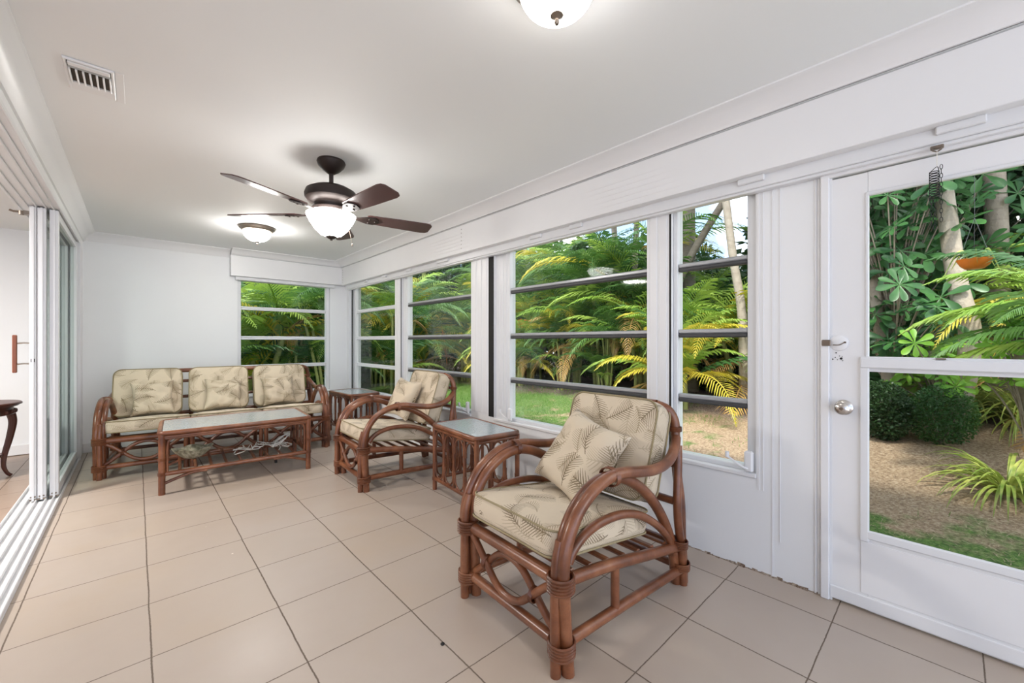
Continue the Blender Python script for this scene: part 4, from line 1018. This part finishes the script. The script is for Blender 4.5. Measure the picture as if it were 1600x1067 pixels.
# trees: trunk + crown
def tree(label, x, y, pts, r0, r1, mat, crown=None, cm='bushdark', n=3500, seed=1):
    z = gz(x, y) if x > 2.6 else -.12; t = thing('garden_tree', label, 'tree', (x, y, z))
    m = MB(); P = crom([(0, 0, -.1)] + pts, 6); k = len(P); m.tube(P, [r0 + (r1 - r0) * i / (k - 1) for i in range(k)], 12); m.build('trunk', M[mat], t, 60)
    if crown:
        m = MB(); leafcloud(m, crown[0], crown[1], n, .2, seed, 0, .2); m.build('crown', M[cm], t, 0, fixn=False)
    return t
tree('pale slender trunk leaning at the right of the narrow window', 7.4, 2.35, [(.0, .03, 1.5), (.0, .18, 2.6), (.0, .38, 4.4)], .075, .06, 'palebark', ((0, .5, 5.4), (1.2, 1.2, .9)), seed=3)
tree('grey diagonal trunk crossing the top of the narrow window', 8.0, 4.3, [(.0, -.3, 1.5), (.1, -.75, 2.7), (.1, -1.75, 4.2)], .1, .06, 'bark')
tree('thick grey trunk at the left of the narrow window', 8.6, 3.75, [(.0, .05, 2.0), (.1, .1, 5)], .16, .13, 'bark', ((0, 0, 5.8), (1.6, 1.6, 1.0)), seed=5)
tree('slender grey trunk near the right edge of the wide window', 8.9, 5.15, [(.0, .1, 2.2), (.0, .0, 5)], .07, .06, 'bark', ((0, 0, 5.6), (1.2, 1.2, .8)), seed=6)
tree('grey trunk in the upper right of the wide window', 9.3, 6.1, [(.0, -.1, 2.2), (.0, .05, 5)], .09, .07, 'bark')
tree('pale leaning trunk in the upper left of the wide window', 9.0, 8.7, [(.0, -.5, 1.6), (.0, .2, 3), (.0, .7, 5)], .08, .06, 'palebark')
tree('pale green ringed trunk in the window behind the farther armchair', 6.9, 11.6, [(.0, .15, 2.0), (.0, .05, 5)], .08, .06, 'stem', ((0, 0, 5.4), (1.4, 1.4, .8)), seed=7)
tree('pale trunk curving behind the orange pot in the door window', 6.4, .0, [(.0, -.12, 1.0), (.05, -.02, 1.7), (.1, .16, 3.6)], .09, .075, 'palebark', ((0, 0, 4.6), (1.5, 1.4, .8)), seed=8)
tree('grey trunk at the top right of the door window', 7.4, -.35, [(.0, .0, 2.0), (.05, .1, 4.6)], .10, .09, 'bark', ((0, 0, 5.2), (1.5, 1.4, .8)), seed=9)
tree('thick root-flared trunk behind the umbrella plant', 6.6, .52, [(.0, -.02, .5), (.0, .08, 1.1), (.1, .2, 2.4)], .11, .045, 'bark')

# umbrella plant with whorls of rounded leaves
def whorl(mb, c, r, n, nrm, seed):
    rnd = random.Random(seed); nrm = Vector(nrm).normalized(); u = nrm.orthogonal().normalized(); v = nrm.cross(u); a0 = rnd.uniform(0, 6.28)
    for i in range(n):
        a = a0 + 2 * math.pi * i / n + rnd.uniform(-.15, .15); d = u * math.cos(a) + v * math.sin(a); s = nrm.cross(d); L = r * rnd.uniform(.8, 1.1); dr = rnd.uniform(.1, .35); b = len(mb.v); prof = [(.0, .015), (.25, .05), (.45, .11), (.7, .17), (.88, .155), (.97, .09), (1.0, .03)]
        for t, w in prof:
            p = Vector(c) + d * L * t + nrm * L * (.18 * t - dr * t * t)
            mb.v += [tuple(p - s * w * L + nrm * w * L * .22), tuple(p - nrm * .003), tuple(p + s * w * L + nrm * w * L * .22)]
        for q in range(len(prof) - 1):
            o = b + q * 3; mb.f += [(o, o + 1, o + 4, o + 3), (o + 1, o + 2, o + 5, o + 4)]; mb.mi += [0, 0]
def umbrella(label, x, y, h, w, n, seed, r=.17, zmin=.5, mat='umbrella'):
    rnd = random.Random(seed); z = gz(x, y); t = thing('umbrella_plant', label, 'shrub', (x, y, z)); lv = MB(); st = MB()
    for i in range(n):
        a = rnd.uniform(0, 6.28); rr = w * rnd.uniform(.15, 1); zz = rnd.uniform(zmin, h); p = (rr * math.cos(a), rr * math.sin(a), zz)
        whorl(lv, p, r * rnd.uniform(.75, 1.15), rnd.randint(6, 9), (-.9 + rnd.uniform(-.9, .9), -.1 + rnd.uniform(-.9, .9), .75), seed * 50 + i)
        st.tube(crom([(0.03 * math.cos(a), .03 * math.sin(a), zz * .45), (p[0] * .5, p[1] * .5, zz * .75), p], 3), .007, 5)
    st.tube(crom([(0, 0, -.1), (.02, -.03, h * .3), (-.02, .04, h * .6), (0, .05, h * .9)], 5), .035, 8)
    lv.build('leaves', M[mat], t, 60, fixn=False); st.build('branches', M['bark'], t, 60); return t
umbrella('umbrella plant with whorls of rounded leaves in the upper left of the door window', 6.7, .48, 3.0, .66, 150, 2, .23, .8)
umbrella('umbrella plant behind, filling the middle of the door window', 7.6, .2, 3.3, 1.0, 190, 4, .24, .3)
umbrella('low bright-leaved shrub at the foot of the upper door pane view', 6.5, .12, .95, .5, 40, 7, .15, .45, 'croton')
umbrella('bright round-leaved shrub at the right edge of the door window', 5.3, -.42, 1.45, .3, 30, 8, .13, .85, 'croton')
umbrella('broad-leaved shrub showing low in the window behind the farther armchair', 7.1, 8.9, 1.3, .5, 30, 9, .18, .3)
# a big bright frond palm beside the door
t = thing('fan_frond_palm', 'palm with long bright fronds sweeping across the right of the door window', 'palm', (5.3, -.85, gz(5.3, -.85)))
st = MB(); fo = MB(); st.tube([(0, 0, -.1), (.0, .02, 1.2)], .06, 8)
for i, (az, el, L, dr, mi) in enumerate(((1.75, 62, 1.5, 1.7, 1), (1.55, 35, 1.5, 1.5, 1), (2.1, 20, 1.4, 1.3, 0), (1.3, 70, 1.7, 1.6, 3), (1.9, 48, 1.3, 2.0, 1), (2.5, 40, 1.4, 1.6, 0), (0.6, 50, 1.5, 1.6, 0), (1.7, 5, 1.2, .9, 1), (3.4, 55, 1.3, 1.8, 1), (4.6, 50, 1.3, 1.8, 0))): frond(fo, (0, .02, 1.15), az, R(el), L * .85, dr, mi, 64, .5, seed=700 + i, hk=.62)
st.build('stem', M['stem'], t, 60); fo.build('fronds', [M[x] for x in PM], t, 0, fixn=False)
# hanging orange pot
op = thing('hanging_pot', 'orange plastic hanging pot among the leaves in the door window', 'plant pot', (5.5, -.13, 1.91))
m = MB(); m.lathe([(.02, 0), (.06, .0), (.09, .03), (.11, .07), (.115, .085), (.107, .085), (.085, .035), (.055, .01), (.02, .01)], n=28); m.build('pot', M['orange'], op, 50)
m = MB()
for i in range(3): a = i * 2.09; m.tube([(.108 * math.cos(a), .108 * math.sin(a), .08), (0, 0, .45)], .002, 5)
m.tube([(0, 0, .45), (0, 0, 1.0)], .002, 5); m.build('hanger', M['gasket'], op)
m = MB()
for i in range(8): a = i * .8; m.tube(crom([(.05 * math.cos(a), .05 * math.sin(a), .06), (.1 * math.cos(a), .1 * math.sin(a), .16), (.2 * math.cos(a), .2 * math.sin(a), .12 - .1 * (i % 3))], 4), [.006, .009, .01, .01, .009, .008, .006, .004, .002], 4, flat=.3)
m.build('potted_plant', M['varieg'], op)
# strap-leaved clumps
def strap(label, x, y, n, L, seed, mat='varieg'):
    rnd = random.Random(seed); z = gz(x, y); m = MB()
    for i in range(n):
        a = rnd.uniform(0, 6.28); r0 = rnd.uniform(0, .12); el = R(rnd.uniform(35, 85)); p = Vector((r0 * math.cos(a), r0 * math.sin(a), 0)); l = L * rnd.uniform(.6, 1.1); pts = []; e = el; s = Vector((-math.sin(a), math.cos(a), 0)); b = len(m.v); K = 7
        for q in range(K + 1):
            w = .014 * (1 - (q / K) ** 2) + .001; m.v += [tuple(p - s * w + Vector((0, 0, w * .5))), tuple(p), tuple(p + s * w + Vector((0, 0, w * .5)))]
            d = Vector((math.cos(a) * math.cos(e), math.sin(a) * math.cos(e), math.sin(e))); p = p + d * l / K; e -= .32 * rnd.uniform(.7, 1.2)
        for q in range(K):
            o = b + q * 3; m.f += [(o, o + 1, o + 4, o + 3), (o + 1, o + 2, o + 5, o + 4)]; m.mi += [0, 0]
    o = m.build('spider_plant', M[mat], None, 60, fixn=False); o.location = (x, y, z); return tag(o, label, 'plant', 'striped strap-leaved plants')
strap('striped strap-leaved plant at the right of the lower door pane, nearest the house', 5.1, -.30, 110, .6, 3)
strap('large striped strap-leaved plant at the top right of the lower door pane', 7.2, -.12, 170, .85, 4)
strap('striped strap-leaved plant beside the large one, toward the right edge of the lower door pane', 6.9, -.52, 150, .85, 5)
strap('small green tuft in the dark mulch seen through the lower door pane', 6.9, .72, 50, .3, 6, 'bush')
# orange dry leaf sheath and red flowers
t = thing('dry_palm_frond', 'hanging orange dead palm frond in the window behind the farther armchair', 'palm frond', (6.3, 9.75, .35)); fo = MB(); frond(fo, (0, 0, 1.35), .4, R(-70), 1.15, .3, 0, 26, .22, seed=901); fo.build('leaflets', M['palmbrown'], t, 0, fixn=False)
m = MB(); leafcloud(m, (0, 0, 0), (.14, .14, .10), 60, .1, 77, 0, .0); o = m.build('red_flowers', M['redflower'], None, 0, fixn=False); o.location = (7.0, 7.2, 1.72); tag(o, 'cluster of red-orange flowers at the left of the wide window', 'flowers')
# fallen branch on the mulch
m = MB(); m.tube(crom([(0, 0, .02), (.35, -.12, .03), (.8, -.2, .02)], 5), .012, 6); o = m.build('fallen_branch', M['palebark'], None, 60); o.location = (6.5, .35, gz(6.5, .35)); tag(o, 'thin fallen branch on the mulch seen through the lower door pane', 'branch')
# lawn tufts: countless blades
random.seed(12); m = MB()
for i in range(26000):
    y = random.uniform(-.6, 10.5); x = random.uniform(2.75, 7.6); k = max((y * .55 - 1.45), (4.05 - x) * 1.7) + noise.noise(Vector((x * 1.2, y * 1.2, 3))) * 2.2
    if k < random.uniform(0, .9): continue
    z = gz(x, y); a = random.uniform(0, 6.28); h = random.uniform(.02, .055); w = .004; lx, ly = random.uniform(-.02, .02), random.uniform(-.02, .02); b = len(m.v)
    m.v += [(x - w * math.cos(a), y - w * math.sin(a), z), (x + w * math.cos(a), y + w * math.sin(a), z), (x + lx, y + ly, z + h)]; m.f.append((b, b + 1, b + 2)); m.mi.append(0)
o = m.build('lawn_grass', M['grassblade'], None, 0, fixn=False); tag(o, 'short green grass on the lawn outside the windows', 'grass', None, 'stuff')
random.seed(13); m = MB()
for i in range(24000):
    y = random.uniform(-1.2, 5.5); x = random.uniform(3.2, 7.6); z = gz(x, y) + .006; a = random.uniform(0, 6.28); l = random.uniform(.02, .06); w = .0016; dz = random.uniform(-.006, .014); b = len(m.v); c, s = math.cos(a), math.sin(a)
    m.v += [(x - w * s, y + w * c, z), (x + w * s, y - w * c, z), (x + l * c, y + l * s, z + dz)]; m.f.append((b, b + 1, b + 2)); m.mi.append(0)
o = m.build('dry_straw', simple('dry_straw', srgb(214, 190, 158), .9, var=.2, scale=20), None, 0, fixn=False); tag(o, 'dry straw-coloured thatch covering the bare yard beyond the door', 'straw', None, 'stuff')
# neighbouring house behind the trees
t = thing('neighbour_house', 'tan stucco house with pale roof edge behind the palms', 'house', (15.0, 6.2, 0))
m = MB(); m.box(-1, 4, -4, 4, -.2, 3.0); m.build('wall', M['stucco'], t, 0)
m = MB(); m.prism([(-1.5, 3.0), (4.5, 3.0), (1.5, 4.1)], 'y', -4.4, 4.4); m.box(-1.55, -1.45, -4.4, 4.4, 2.9, 3.1); m.build('roof', M['roof'], t, 0)
